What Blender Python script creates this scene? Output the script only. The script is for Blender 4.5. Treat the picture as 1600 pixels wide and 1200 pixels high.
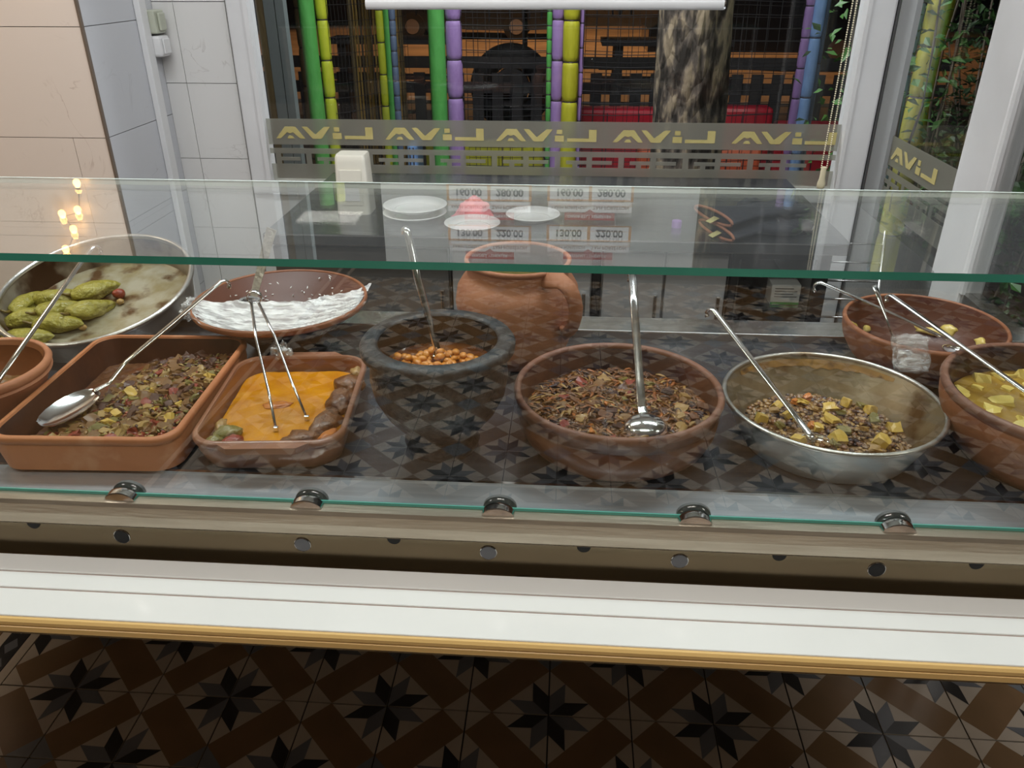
import bpy, bmesh, math, random
from math import sin, cos, pi, radians as RAD
from mathutils import Vector, Matrix, noise

# ------------------------------------------------------------------ camera, world, lights, exposure
SC = bpy.context.scene
COL = SC.collection
for o in list(bpy.data.objects):
    bpy.data.objects.remove(o)
vs = SC.view_settings
vs.view_transform = 'Standard'; vs.look = 'None'; vs.gamma = 1.0; vs.use_curve_mapping = False
vs.exposure = 0.0

CAM_H = 1.629
PITCH, YAW, ROLL, FPX = RAD(27.65), RAD(-3.98), RAD(0.095), 1250.0
F_ = Vector((sin(YAW)*cos(PITCH), cos(YAW)*cos(PITCH), -sin(PITCH)))
R_ = Vector((cos(YAW), -sin(YAW), 0)); D_ = F_.cross(R_)
R2 = R_*cos(ROLL)+D_*sin(ROLL); D2 = D_*cos(ROLL)-R_*sin(ROLL)
cd = bpy.data.cameras.new('camera'); cam = bpy.data.objects.new('camera', cd); COL.objects.link(cam)
cd.sensor_width = 36; cd.sensor_fit = 'HORIZONTAL'; cd.lens = FPX/1600*36; cd.clip_start = .02; cd.clip_end = 200
m = Matrix((R2, -D2, -F_)).transposed().to_4x4(); m.translation = (0, 0, CAM_H)
cam.matrix_world = m
SC.camera = cam

W = bpy.data.worlds.new('night'); SC.world = W; W.use_nodes = True
W.node_tree.nodes['Background'].inputs[0].default_value = (.02, .028, .05, 1)
W.node_tree.nodes['Background'].inputs[1].default_value = .25

def area(name, loc, sx, sy, power, col=(1, 1, 1), rot=(0, 0, 0)):
    l = bpy.data.lights.new(name, 'AREA'); l.shape = 'RECTANGLE'; l.size = sx; l.size_y = sy
    l.energy = power; l.color = col
    o = bpy.data.objects.new(name, l); COL.objects.link(o); o.location = loc; o.rotation_euler = rot
    return o
CEIL = 2.9
LAMPS = [(-1.95, .05, .5, .32, 15, (1, .95, .88), 'over the customers near the pink wall'), (.05, .05, 1.1, .32, 17, (1, .95, .88), 'over the customers at the middle of the case'), (2.6, .05, .9, .32, 22, (1, .95, .88), 'over the customers beyond the end of the case'),
         (-.9, 1.75, 1.25, .25, 26, (.92, .96, 1), 'over the case next to the tiled pier'), (.75, 1.75, 1.25, .25, 27, (.92, .96, 1), 'over the case next to the side window'),
         (-3.0, 1.7, .9, .3, 20, (1, .82, .62), 'with warm light before the pink wall')]
for x, y, a, b, p, c, w_ in LAMPS:
    area('ceiling_light', (x, y, CEIL-.075), a, b, p, c)
area('playground_light', (-.3, 4.4, 3.6), .8, .4, 110, (.95, .97, 1))
area('garden_light', (2.1, 3.4, 3.2), .5, .3, 40, (.9, 1, .9))
SPOTS = [(x, y) for y in (-1.5, -3.3) for x in (-1.7, 0, 1.7)]
for x, y in SPOTS:                                     # unseen spots added to brighten the customers' floor for its reflection
    l = bpy.data.lights.new('fill_spot', 'SPOT'); l.energy = 150; l.color = (1, .94, .86); l.spot_size = RAD(62); l.spot_blend = .35; l.shadow_soft_size = .06
    o = bpy.data.objects.new('fill_spot', l); COL.objects.link(o); o.location = (x, y, CEIL-.03)
l = bpy.data.lights.new('street_light', 'SPOT'); l.energy = 1900; l.color = (1, .52, .2); l.spot_size = RAD(110); l.shadow_soft_size = .3
o = bpy.data.objects.new('street_light', l); COL.objects.link(o); o.location = (0, 19, 7)

# ------------------------------------------------------------------ helpers
rnd = random.Random(11)
ORG = {}
def tag(o, label=None, cat=None, group=None, kind=None):
    if label: o['label'] = label
    if cat: o['category'] = cat
    if group: o['group'] = group
    if kind: o['kind'] = kind
    return o
def empty(name, loc, label, cat, group=None):
    o = bpy.data.objects.new(name, None); COL.objects.link(o); o.location = loc; o.empty_display_size = .05
    ORG[o.name] = Vector(loc)
    return tag(o, label, cat, group)
class MB:
    def __init__(s): s.v = []; s.f = []; s.m = []
    def add(s, vs, fs, mi=0):
        b = len(s.v); s.v += [tuple(v) for v in vs]
        for f in fs: s.f.append(tuple(b+i for i in f)); s.m.append(mi)
        return s
    def box(s, x0, x1, y0, y1, z0, z1, mi=0, c=0):
        if c <= 0:
            s.add([(x0,y0,z0),(x1,y0,z0),(x1,y1,z0),(x0,y1,z0),(x0,y0,z1),(x1,y0,z1),(x1,y1,z1),(x0,y1,z1)],
                  [(3,2,1,0),(4,5,6,7),(0,1,5,4),(1,2,6,5),(2,3,7,6),(3,0,4,7)], mi)
        else:
            bm = bmesh.new(); bmesh.ops.create_cube(bm, size=1)
            for v in bm.verts: v.co = ((x0+x1)/2+v.co.x*(x1-x0), (y0+y1)/2+v.co.y*(y1-y0), (z0+z1)/2+v.co.z*(z1-z0))
            bmesh.ops.bevel(bm, geom=bm.edges[:], offset=c, segments=2, affect='EDGES', profile=.5)
            s.bm(bm, mi); bm.free()
        return s
    def bm(s, bm, mi=0):
        bm.verts.index_update()
        return s.add([v.co[:] for v in bm.verts], [[v.index for v in f.verts] for f in bm.faces], mi)
    def loft(s, rings, cap0=True, cap1=True, mi=0, closed=True):
        n = len(rings[0]); fs = []; vs = [p for r in rings for p in r]
        for i in range(len(rings)-1):
            for j in range(n if closed else n-1):
                k = (j+1) % n; fs.append((i*n+j, i*n+k, (i+1)*n+k, (i+1)*n+j))
        if cap0: fs.append(tuple(range(n-1, -1, -1)))
        if cap1: fs.append(tuple((len(rings)-1)*n+j for j in range(n)))
        return s.add(vs, fs, mi)
    def lathe(s, prof, cx=0, cy=0, n=48, mi=0, wob=0, seed=0, sx=1, sy=1):
        rings = []
        for r, z in prof:
            ring = []
            for j in range(n):
                a = 2*pi*j/n
                k = 1+wob*noise.noise(Vector((cos(a)*1.3+seed, sin(a)*1.3, z*6)))
                ring.append((cx+r*k*sx*cos(a), cy+r*k*sy*sin(a), z+wob*.15*noise.noise(Vector((cos(a)*2, sin(a)*2, seed+z*3)))*min(1, r*8)))
            rings.append(ring)
        return s.loft(rings, prof[0][0] > 1e-5, prof[-1][0] > 1e-5, mi)
    def tube(s, pts, rw, rt=None, n=8, up=(0, 0, 1), mi=0, cap=True):
        pts = [Vector(p) for p in pts]; up = Vector(up); rings = []
        N = len(pts)
        for i, p in enumerate(pts):
            t = (pts[min(i+1, N-1)]-pts[max(i-1, 0)]).normalized()
            u = t.cross(up)
            if u.length < 1e-3: u = t.cross(Vector((1, 0, 0)))
            u.normalize(); w = u.cross(t).normalized()
            a = rw[i] if isinstance(rw, (list, tuple)) else rw
            b = a if rt is None else (rt[i] if isinstance(rt, (list, tuple)) else rt)
            rings.append([p+u*(a*cos(2*pi*j/n))+w*(b*sin(2*pi*j/n)) for j in range(n)])
        return s.loft(rings, cap, cap, mi)
    def prism(s, poly, z0, z1, mi=0):
        n = len(poly)
        return s.loft([[(x, y, z0) for x, y in poly], [(x, y, z1) for x, y in poly]], True, True, mi)
    def mesh(s, name, mats, smooth=False, org=(0, 0, 0)):
        me = bpy.data.meshes.new(name); o = Vector(org)
        me.from_pydata([tuple(Vector(v)-o) for v in s.v], [], s.f)
        for mt in (mats if isinstance(mats, (list, tuple)) else [mats]): me.materials.append(mt)
        me.polygons.foreach_set('material_index', s.m)
        if smooth:
            me.polygons.foreach_set('use_smooth', [True]*len(me.polygons))
        bm = bmesh.new(); bm.from_mesh(me); bmesh.ops.recalc_face_normals(bm, faces=bm.faces); bm.to_mesh(me); bm.free()
        me.update(); return me
    def build(s, name, mats, parent=None, org=None, smooth=False, sharp=None):
        w = ORG[parent.name] if parent else (Vector(org) if org else Vector((0, 0, 0)))
        ob = bpy.data.objects.new(name, s.mesh(name, mats, smooth, w)); COL.objects.link(ob)
        if parent: ob.parent = parent
        else: ob.location = w
        ORG[ob.name] = Vector(w)
        if sharp and smooth:
            try: ob.data.set_sharp_from_angle(angle=RAD(sharp))
            except Exception: pass
        return ob
def put(name, mesh, loc, rot=(0, 0, 0), scale=(1, 1, 1), parent=None):
    o = bpy.data.objects.new(name, mesh); COL.objects.link(o)
    o.location = loc; o.rotation_euler = rot; o.scale = scale
    if parent:
        o.parent = parent; o.location = Vector(loc)-ORG[parent.name]
    ORG[o.name] = Vector(loc)
    return o
def bez(p0, p1, p2, n=8):
    p0, p1, p2 = Vector(p0), Vector(p1), Vector(p2)
    return [p0*(1-t)**2+p1*2*t*(1-t)+p2*t*t for t in [i/n for i in range(n+1)]]
def nz(x, y, z=0, s=1): return noise.noise(Vector((x*s, y*s, z)))
def rrect(w, d, r, cx=0, cy=0, rot=0, n=6):
    out = []
    for qx, qy, a0 in ((1, 1, 0), (-1, 1, 90), (-1, -1, 180), (1, -1, 270)):
        for i in range(n+1):
            a = RAD(a0+90*i/n); out.append((qx*(w/2-r)+r*cos(a), qy*(d/2-r)+r*sin(a)))
    c, s_ = cos(rot), sin(rot)
    return [(cx+x*c-y*s_, cy+x*s_+y*c) for x, y in out]

# ------------------------------------------------------------------ materials
def node_mat(name):
    mt = bpy.data.materials.new(name); mt.use_nodes = True
    nt = mt.node_tree; return mt, nt, nt.nodes['Principled BSDF']
def pm(name, col, rough=.5, metal=0., col2=None, scale=12., lo=.35, hi=.65, bump=0., bscale=60., stretch=None, spec=.5, coat=0., trans=0., col3=None, scale3=5., lo3=.55, hi3=.7, detail=5., sss=0.):
    mt, nt, b = node_mat(name); N = nt.nodes; L = nt.links
    b.inputs['Roughness'].default_value = rough; b.inputs['Metallic'].default_value = metal
    b.inputs['Specular IOR Level'].default_value = spec; b.inputs['Coat Weight'].default_value = coat
    b.inputs['Coat Roughness'].default_value = .08
    b.inputs['Transmission Weight'].default_value = trans
    if sss: b.inputs['Subsurface Weight'].default_value = sss; b.inputs['Subsurface Scale'].default_value = .01
    c4 = tuple(col)+(1,)
    b.inputs['Base Color'].default_value = c4
    tc = N.new('ShaderNodeTexCoord'); src = tc.outputs['Object']
    if stretch:
        mp = N.new('ShaderNodeMapping'); mp.inputs['Scale'].default_value = stretch; L.new(src, mp.inputs[0]); src = mp.outputs[0]
    def layer(base_out, c2, sc, lo_, hi_, first):
        n = N.new('ShaderNodeTexNoise'); n.inputs['Scale'].default_value = sc; n.inputs['Detail'].default_value = detail; L.new(src, n.inputs['Vector'])
        r = N.new('ShaderNodeMapRange'); r.inputs[1].default_value = lo_; r.inputs[2].default_value = hi_; L.new(n.outputs['Fac'], r.inputs[0])
        mx = N.new('ShaderNodeMix'); mx.data_type = 'RGBA'; L.new(r.outputs[0], mx.inputs[0])
        if first: mx.inputs[6].default_value = c4
        else: L.new(base_out, mx.inputs[6])
        mx.inputs[7].default_value = tuple(c2)+(1,)
        return mx.outputs[2]
    out = None
    if col2: out = layer(None, col2, scale, lo, hi, True)
    if col3: out = layer(out, col3, scale3, lo3, hi3, out is None)
    if out: L.new(out, b.inputs['Base Color'])
    if bump:
        n = N.new('ShaderNodeTexNoise'); n.inputs['Scale'].default_value = bscale; n.inputs['Detail'].default_value = 6; L.new(src, n.inputs['Vector'])
        bp = N.new('ShaderNodeBump'); bp.inputs['Strength'].default_value = bump; bp.inputs['Distance'].default_value = .01
        L.new(n.outputs['Fac'], bp.inputs['Height']); L.new(bp.outputs[0], b.inputs['Normal'])
    return mt
def glass_mat(name, tint=(.95, .985, .97), f0=.04, rough=0., haze=0.):
    mt = bpy.data.materials.new(name); mt.use_nodes = True; nt = mt.node_tree; N = nt.nodes; L = nt.links; N.clear()
    out = N.new('ShaderNodeOutputMaterial'); tr = N.new('ShaderNodeBsdfTransparent'); tr.inputs[0].default_value = tuple(tint)+(1,)
    gl = N.new('ShaderNodeBsdfGlossy'); gl.inputs['Roughness'].default_value = rough; gl.inputs[0].default_value = (1, 1, 1, 1)
    g = N.new('ShaderNodeNewGeometry'); dt = N.new('ShaderNodeVectorMath'); dt.operation = 'DOT_PRODUCT'
    L.new(g.outputs['Incoming'], dt.inputs[0]); L.new(g.outputs['Normal'], dt.inputs[1])
    def mth(op, a, b=None):
        n = N.new('ShaderNodeMath'); n.operation = op
        for i, q in enumerate((a, b)):
            if q is None: continue
            if isinstance(q, (int, float)): n.inputs[i].default_value = q
            else: L.new(q, n.inputs[i])
        return n.outputs[0]
    c = mth('ABSOLUTE', dt.outputs['Value']); p = mth('POWER', mth('SUBTRACT', 1.0, c), 5.0)
    r = mth('ADD', f0, mth('MULTIPLY', p, 1-f0))
    mx = N.new('ShaderNodeMixShader'); L.new(r, mx.inputs[0]); L.new(tr.outputs[0], mx.inputs[1]); L.new(gl.outputs[0], mx.inputs[2])
    last = mx.outputs[0]
    if haze:
        df = N.new('ShaderNodeBsdfDiffuse'); df.inputs[0].default_value = (.8, .84, .82, 1)
        m2 = N.new('ShaderNodeMixShader'); m2.inputs[0].default_value = haze; L.new(last, m2.inputs[1]); L.new(df.outputs[0], m2.inputs[2]); last = m2.outputs[0]
    L.new(last, out.inputs[0]); return mt
def film_mat(name, col, clear, rough=.35, dif=.5, gloss=.1):
    mt = bpy.data.materials.new(name); mt.use_nodes = True; nt = mt.node_tree; N = nt.nodes; L = nt.links; N.clear()
    out = N.new('ShaderNodeOutputMaterial')
    rf = N.new('ShaderNodeBsdfRefraction'); rf.inputs['IOR'].default_value = 1.02; rf.inputs['Roughness'].default_value = rough; rf.inputs[0].default_value = tuple(clear)+(1,)
    df = N.new('ShaderNodeBsdfDiffuse'); df.inputs[0].default_value = tuple(col)+(1,)
    mx = N.new('ShaderNodeMixShader'); mx.inputs[0].default_value = dif; L.new(rf.outputs[0], mx.inputs[1]); L.new(df.outputs[0], mx.inputs[2])
    gl = N.new('ShaderNodeBsdfGlossy'); gl.inputs['Roughness'].default_value = .25
    m2 = N.new('ShaderNodeMixShader'); m2.inputs[0].default_value = gloss; L.new(mx.outputs[0], m2.inputs[1]); L.new(gl.outputs[0], m2.inputs[2])
    L.new(m2.outputs[0], out.inputs[0]); return mt
def wrap_mat(name, clear=.55, col=(.84, .84, .82)):
    mt = bpy.data.materials.new(name); mt.use_nodes = True; nt = mt.node_tree; N = nt.nodes; L = nt.links; N.clear()
    out = N.new('ShaderNodeOutputMaterial'); tc = N.new('ShaderNodeTexCoord'); mp = N.new('ShaderNodeMapping'); mp.inputs['Scale'].default_value = (1, 5, 3)
    mp.inputs['Rotation'].default_value = (0, 0, .15)
    L.new(tc.outputs['Object'], mp.inputs[0]); n = N.new('ShaderNodeTexNoise'); n.inputs['Scale'].default_value = 22; n.inputs['Detail'].default_value = 8; L.new(mp.outputs[0], n.inputs['Vector'])
    bp = N.new('ShaderNodeBump'); bp.inputs['Strength'].default_value = .9; bp.inputs['Distance'].default_value = .01; L.new(n.outputs['Fac'], bp.inputs['Height'])
    r = N.new('ShaderNodeMapRange'); r.inputs[1].default_value = .38; r.inputs[2].default_value = .62; r.inputs[3].default_value = max(0, .55-clear); r.inputs[4].default_value = 1.15-clear; L.new(n.outputs['Fac'], r.inputs[0])
    tr = N.new('ShaderNodeBsdfTransparent'); df = N.new('ShaderNodeBsdfDiffuse'); df.inputs[0].default_value = tuple(col)+(1,); L.new(bp.outputs[0], df.inputs['Normal'])
    gl = N.new('ShaderNodeBsdfGlossy'); gl.inputs['Roughness'].default_value = .12; L.new(bp.outputs[0], gl.inputs['Normal'])
    m1 = N.new('ShaderNodeMixShader'); L.new(r.outputs[0], m1.inputs[0]); L.new(tr.outputs[0], m1.inputs[1]); L.new(df.outputs[0], m1.inputs[2])
    m2 = N.new('ShaderNodeMixShader'); m2.inputs[0].default_value = .16; L.new(m1.outputs[0], m2.inputs[1]); L.new(gl.outputs[0], m2.inputs[2])
    L.new(m2.outputs[0], out.inputs[0]); return mt
def marble(name, col, vein):
    mt, nt, b = node_mat(name); N = nt.nodes; L = nt.links
    tc = N.new('ShaderNodeTexCoord'); n = N.new('ShaderNodeTexNoise'); n.inputs['Scale'].default_value = 3.2; n.inputs['Detail'].default_value = 7; n.inputs['Distortion'].default_value = 1.6
    oi = N.new('ShaderNodeObjectInfo'); ad = N.new('ShaderNodeVectorMath'); ad.operation = 'ADD'; sc = N.new('ShaderNodeVectorMath'); sc.operation = 'SCALE'; sc.inputs[3].default_value = 9
    L.new(oi.outputs['Location'], sc.inputs[0]); L.new(tc.outputs['Object'], ad.inputs[0]); L.new(sc.outputs[0], ad.inputs[1]); L.new(ad.outputs[0], n.inputs['Vector'])
    # thin veins where the noise crosses its middle
    s1 = N.new('ShaderNodeMath'); s1.operation = 'SUBTRACT'; s1.inputs[1].default_value = .5; L.new(n.outputs['Fac'], s1.inputs[0])
    a1 = N.new('ShaderNodeMath'); a1.operation = 'ABSOLUTE'; L.new(s1.outputs[0], a1.inputs[0])
    r = N.new('ShaderNodeMapRange'); r.inputs[1].default_value = 0; r.inputs[2].default_value = .008; r.inputs[3].default_value = 1; r.inputs[4].default_value = 0; L.new(a1.outputs[0], r.inputs[0])
    n2 = N.new('ShaderNodeTexNoise'); n2.inputs['Scale'].default_value = 5; L.new(ad.outputs[0], n2.inputs['Vector'])
    r2 = N.new('ShaderNodeMapRange'); r2.inputs[1].default_value = .52; r2.inputs[2].default_value = .68; r2.inputs[4].default_value = .7; L.new(n2.outputs['Fac'], r2.inputs[0])
    mu = N.new('ShaderNodeMath'); mu.operation = 'MULTIPLY'; L.new(r.outputs[0], mu.inputs[0]); L.new(r2.outputs[0], mu.inputs[1])
    mx = N.new('ShaderNodeMix'); mx.data_type = 'RGBA'; mx.inputs[6].default_value = tuple(col)+(1,); mx.inputs[7].default_value = tuple(vein)+(1,)
    L.new(mu.outputs[0], mx.inputs[0]); L.new(mx.outputs[2], b.inputs['Base Color']); b.inputs['Roughness'].default_value = .16
    return mt

M = {}
M['glass'] = glass_mat('front_glass', f0=.10)
M['glass_back'] = glass_mat('clear_glass', tint=(.97, .99, .98), f0=.0)
M['glass_top'] = glass_mat('top_glass', tint=(.95, .975, .965), f0=.085, haze=.03)
M['win_glass'] = glass_mat('window_glass', tint=(.96, .97, .97), f0=.03)
M['glass_edge'] = pm('green_glass_edge', (.045, .26, .19), .15, col2=(.03, .2, .145), scale=6, trans=.0)
M['edge_pale'] = pm('pale_ground_edge', (.72, .80, .76), .3)
M['plug'] = pm('grey_plug', (.16, .165, .18), .3, .5)
M['strip_steel'] = pm('reflection_tinted_steel', (.58, .61, .66), .26, .65, col2=(.48, .51, .56), scale=9, stretch=(.6, 12, 12), bump=.03, bscale=30)  # bluish, less metallic base stands in for bright reflections on the strip
M['seal'] = pm('teal_glass_foot', (.10, .36, .30), .15)
M['alu_out'] = pm('bright_aluminium', (.70, .70, .68), .4, .45, col2=(.62, .62, .60), scale=10, bump=.05, bscale=60)
M['steel'] = pm('brushed_steel', (.62, .62, .61), .27, 1, col2=(.52, .52, .51), scale=9, stretch=(.6, 12, 12), bump=.03, bscale=30)
M['rail_steel'] = pm('worn_rail_steel', (.52, .46, .37), .34, .85, col2=(.43, .37, .29), scale=14, stretch=(.5, 4, 6), bump=.05, bscale=40)
M['polished'] = pm('polished_steel', (.78, .78, .78), .14, 1, col2=(.66, .66, .66), scale=30)
M['dull_alu'] = pm('worn_aluminium', (.62, .61, .58), .33, .9, col2=(.48, .46, .42), scale=14, col3=(.3, .2, .1), scale3=9, lo3=.6, hi3=.75, bump=.08, bscale=80)
M['floor_steel'] = pm('dark_case_floor', (.16, .165, .18), .22, .75, col2=(.11, .115, .13), scale=7, stretch=(.6, 9, 9), bump=.02, bscale=40)
M['brown_steel'] = pm('tinted_steel_panel', (.24, .19, .12), .2, .9, col2=(.19, .15, .095), scale=3, stretch=(1, 1, 3))
M['black'] = pm('black_void', (.008, .008, .009), .6)
M['white_board'] = pm('white_laminate', (.82, .83, .82), .16, col2=(.78, .79, .78), scale=4, spec=.4)
M['groove'] = pm('groove_brown', (.32, .22, .18), .6)
M['tan_edge'] = pm('tan_edge_band', (.78, .52, .2), .4, col2=(.70, .46, .17), scale=4, stretch=(.4, 6, 20))
M['pvc'] = pm('white_pvc', (.78, .78, .78), .3, col2=(.73, .73, .73), scale=5)
M['pvc_grey'] = pm('grey_gasket', (.1, .1, .1), .5)
M['frost'] = film_mat('frosted_film', (.40, .39, .33), (.8, .8, .76), .36, .36, .05)
M['gold_film'] = pm('gold_lettering', (.56, .48, .2), .35, col2=(.5, .42, .16), scale=20)
M['pink_tile'] = marble('pink_marble_tile', (.80, .70, .62), (.42, .30, .24))
M['white_tile'] = marble('white_marble_tile', (.74, .73, .71), (.45, .42, .4))
M['shade_tile'] = marble('shaded_marble_tile', (.60, .61, .64), (.42, .42, .44))  # pier side: shade painted in as a grey-blue tile colour
M['grout'] = pm('grout', (.35, .32, .30), .8)
M['plaster'] = pm('ceiling_paint', (.8, .79, .77), .8, col2=(.76, .75, .73), scale=2)
M['room_wall'] = pm('room_wall_paint', (.34, .30, .26), .8, col2=(.30, .27, .23), scale=2)
M['brown_trim'] = pm('brown_corner_trim', (.16, .12, .09), .4)
M['terra'] = pm('terracotta', (.50, .20, .095), .62, col2=(.42, .16, .075), scale=9, bump=.08, bscale=120, col3=(.60, .30, .17), scale3=14, lo3=.55, hi3=.75)
M['terra_pale'] = pm('pale_terracotta', (.35, .135, .065), .68, col2=(.41, .175, .09), scale=11, bump=.1, bscale=90)
M['terra_brown'] = pm('brown_glazed_clay', (.155, .052, .022), .34, col2=(.10, .034, .015), scale=8, bump=.04, bscale=60, col3=(.20, .08, .035), scale3=12, coat=.15)
M['terra_in'] = pm('stained_clay_inside', (.095, .031, .013), .5, col2=(.05, .016, .009), scale=10, bump=.08, bscale=60, col3=(.03, .013, .012), scale3=9, lo3=.54, hi3=.68, coat=.1)
M['terra_orange_in'] = pm('orange_clay_inside', (.30, .11, .035), .4, col2=(.22, .075, .025), scale=9, coat=.15)
M['terra_mid'] = pm('brownish_terracotta', (.29, .105, .045), .5, col2=(.22, .075, .03), scale=8, bump=.06, bscale=90, col3=(.36, .15, .07), scale3=12)
M['terra_dish'] = pm('dish_clay', (.10, .027, .012), .45, col2=(.075, .02, .009), scale=8, bump=.04, bscale=60)
M['burnt_rim'] = pm('burnt_clay_rim', (.17, .07, .04), .5, col2=(.22, .10, .065), scale=22, col3=(.07, .035, .03), scale3=17, lo3=.55, hi3=.66)
M['stone'] = pm('black_stone', (.016, .016, .018), .45, col2=(.042, .042, .045), scale=70, bump=.2, bscale=160)
M['stone_in'] = pm('stone_inside', (.022, .015, .009), .25, col2=(.04, .026, .016), scale=30, coat=.4)

# ------------------------------------------------------------------ floor of patterned tiles (each tile a piece)
T = .2
TX0, TY0 = -1.207, 1.362           # a star centre on the grout grid
c_beige = pm('tile_beige', (.50, .43, .35), .28, col2=(.46, .395, .32), scale=12)
c_brown = pm('tile_brown', (.22, .13, .065), .28, col2=(.19, .115, .055), scale=9)
c_blue = pm('tile_slate', (.17, .18, .19), .28, col2=(.15, .16, .175), scale=9)
c_black = pm('tile_black', (.022, .021, .022), .28)
c_grey = pm('tile_grey', (.15, .155, .17), .28, col2=(.13, .135, .15), scale=9)
def tile_mesh():
    g = .0019; e = .0004
    mb = MB(); mb.box(-T/2+g, T/2-g, -T/2+g, T/2-g, -.008, 0, 0)
    def clip(poly):
        out = []
        lim = T/2-g
        for ax in (0, 1):
            for sg in (1, -1):
                new = []
                for i in range(len(poly)):
                    p, q = poly[i], poly[(i+1) % len(poly)]
                    ip, iq = sg*p[ax] <= lim+1e-9, sg*q[ax] <= lim+1e-9
                    if ip: new.append(p)
                    if ip != iq:
                        t = (sg*lim-p[ax])/(q[ax]-p[ax]); new.append((p[0]+t*(q[0]-p[0]), p[1]+t*(q[1]-p[1])))
                poly = new
                if not poly: return []
        return poly
    def pg(poly, mi, z):
        poly = clip(poly)
        if len(poly) >= 3: mb.add([(x, y, z) for x, y in poly], [tuple(range(len(poly)))], mi)
    h = T/2; s = .061
    pg([(h-s, -h), (h, -h+s), (-h+s, h), (-h, h-s)], 1, e)           # brown band, lower right to upper left
    pg([(h-s, -h), (h, -h-s), (h+s, -h), (h, -h+s)], 0, 2*e)         # beige square quarter
    pg([(-h-s, h), (-h, h-s), (-h+s, h), (-h, h+s)], 2, 2*e)         # slate square quarter
    Lp, ap = .108, .056
    for cx, cy in ((-h, -h), (h, h)):
        for k in range(8):
            a = RAD(22.5+45*k)
            pg([(cx, cy), (cx+ap*cos(a-RAD(22.5)), cy+ap*sin(a-RAD(22.5))), (cx+Lp*cos(a), cy+Lp*sin(a)), (cx+ap*cos(a+RAD(22.5)), cy+ap*sin(a+RAD(22.5)))], 3 if k % 2 == 0 else 4, 2*e)
    me = bpy.data.meshes.new('floor_tile'); me.from_pydata(mb.v, [], mb.f)
    for mt in (c_beige, c_brown, c_blue, c_black, c_grey): me.materials.append(mt)
    me.polygons.foreach_set('material_index', mb.m); me.update(); return me
floor = MB().box(-4.2, 4.2, -5.2, 3.3, -.05, -.0035).build('floor', pm('dark_floor_grout', (.035, .032, .03), .8))
tag(floor, 'dark grout bed under the star patterned floor tiles', 'floor', kind='structure')
tme = tile_mesh()
spots = []
for i in range(-14, 20):
    for j in range(-22, 3):
        x = TX0+T*i+T/2; y = TY0+T*j+T/2
        if x < -1.42: continue
        # those that show: directly under the ledge, or mirrored in the front glass
        d = abs(x)*.9+max(0, abs(y-.2)-1.2)*.8
        spots.append((d, i, j, x, y))
spots.sort()
def tile_rot(i, j): return (0 if (i+j) % 2 == 0 else -pi/2)+(pi if j % 2 else 0)
for d, i, j, x, y in spots[:300]:
    put('tile', tme, (x, y, 0), (0, 0, tile_rot(i, j)), parent=floor)
rest = MB()
for d, i, j, x, y in spots[300:]:
    r = tile_rot(i, j); c, s_ = round(cos(r)), round(sin(r))
    for p in tme.polygons:
        rest.add([(x+v.x*c-v.y*s_, y+v.x*s_+v.y*c, v.z) for v in (tme.vertices[k].co for k in p.vertices)], [tuple(range(len(p.vertices)))], p.material_index)
ob = rest.build('tile_field', [c_beige, c_brown, c_blue, c_black, c_grey], floor); tag(ob, kind='stuff')
# border along the left: pale strip, dark ornament strip, pale strip, brown field
for x0, x1, mt, nm in ((-1.434, -1.409, c_beige, 'border_strip'), (-1.488, -1.436, c_black, 'border_strip'), (-1.515, -1.490, c_beige, 'border_strip'), (-4.2, -1.517, c_brown, 'plain_field')):
    MB().box(x0, x1, -4.4, 3.2, -.008, 0).build(nm, mt, floor)
bd = MB()
for k in range(60):
    y = -2.5+k*.07
    bd.add([(-1.481, y, .0004), (-1.462, y-.028, .0004), (-1.443, y, .0004), (-1.462, y+.028, .0004)], [(0, 1, 2, 3)])
bd.build('border_ornament', c_grey, floor)

# ------------------------------------------------------------------ room shell
XS, XR, YW, YP = -1.569, 1.12, 3.2, 2.70
o = MB().box(-4.3, 4.3, -5.3, 3.6, CEIL, CEIL+.08).build('ceiling', M['plaster']); tag(o, 'plain pale ceiling over the shop', 'ceiling', kind='structure')
o = MB().box(-4.3, 4.3, -5.3, -5.2, 0, CEIL).build('wall_rear', M['room_wall']); tag(o, 'plain wall on the customers side of the shop', 'wall', kind='structure')
o = MB().box(-4.3, -4.2, -5.2, 2.8, 0, CEIL).build('wall_far_left', M['room_wall']); tag(o, 'plain side wall far beyond the pink tiled pier', 'wall', kind='structure')
o = MB().box(4.2, 4.3, -5.2, 1.75, 0, CEIL).build('wall_far_right', M['room_wall']); tag(o, 'plain side wall of the customers room', 'wall', kind='structure')
o = MB().box(1.35, 4.3, 1.7, 1.8, 0, CEIL).build('wall_return', M['room_wall']); tag(o, 'short wall returning beside the glazed side', 'wall', kind='structure')
def tile_grid(parent, us, zs, fn, mat, gap=.0012):
    for a in range(len(us)-1):
        for b in range(len(zs)-1):
            fn(us[a]+gap, us[a+1]-gap, zs[b]+gap, zs[b+1]-gap).build('tile', mat, parent)
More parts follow.
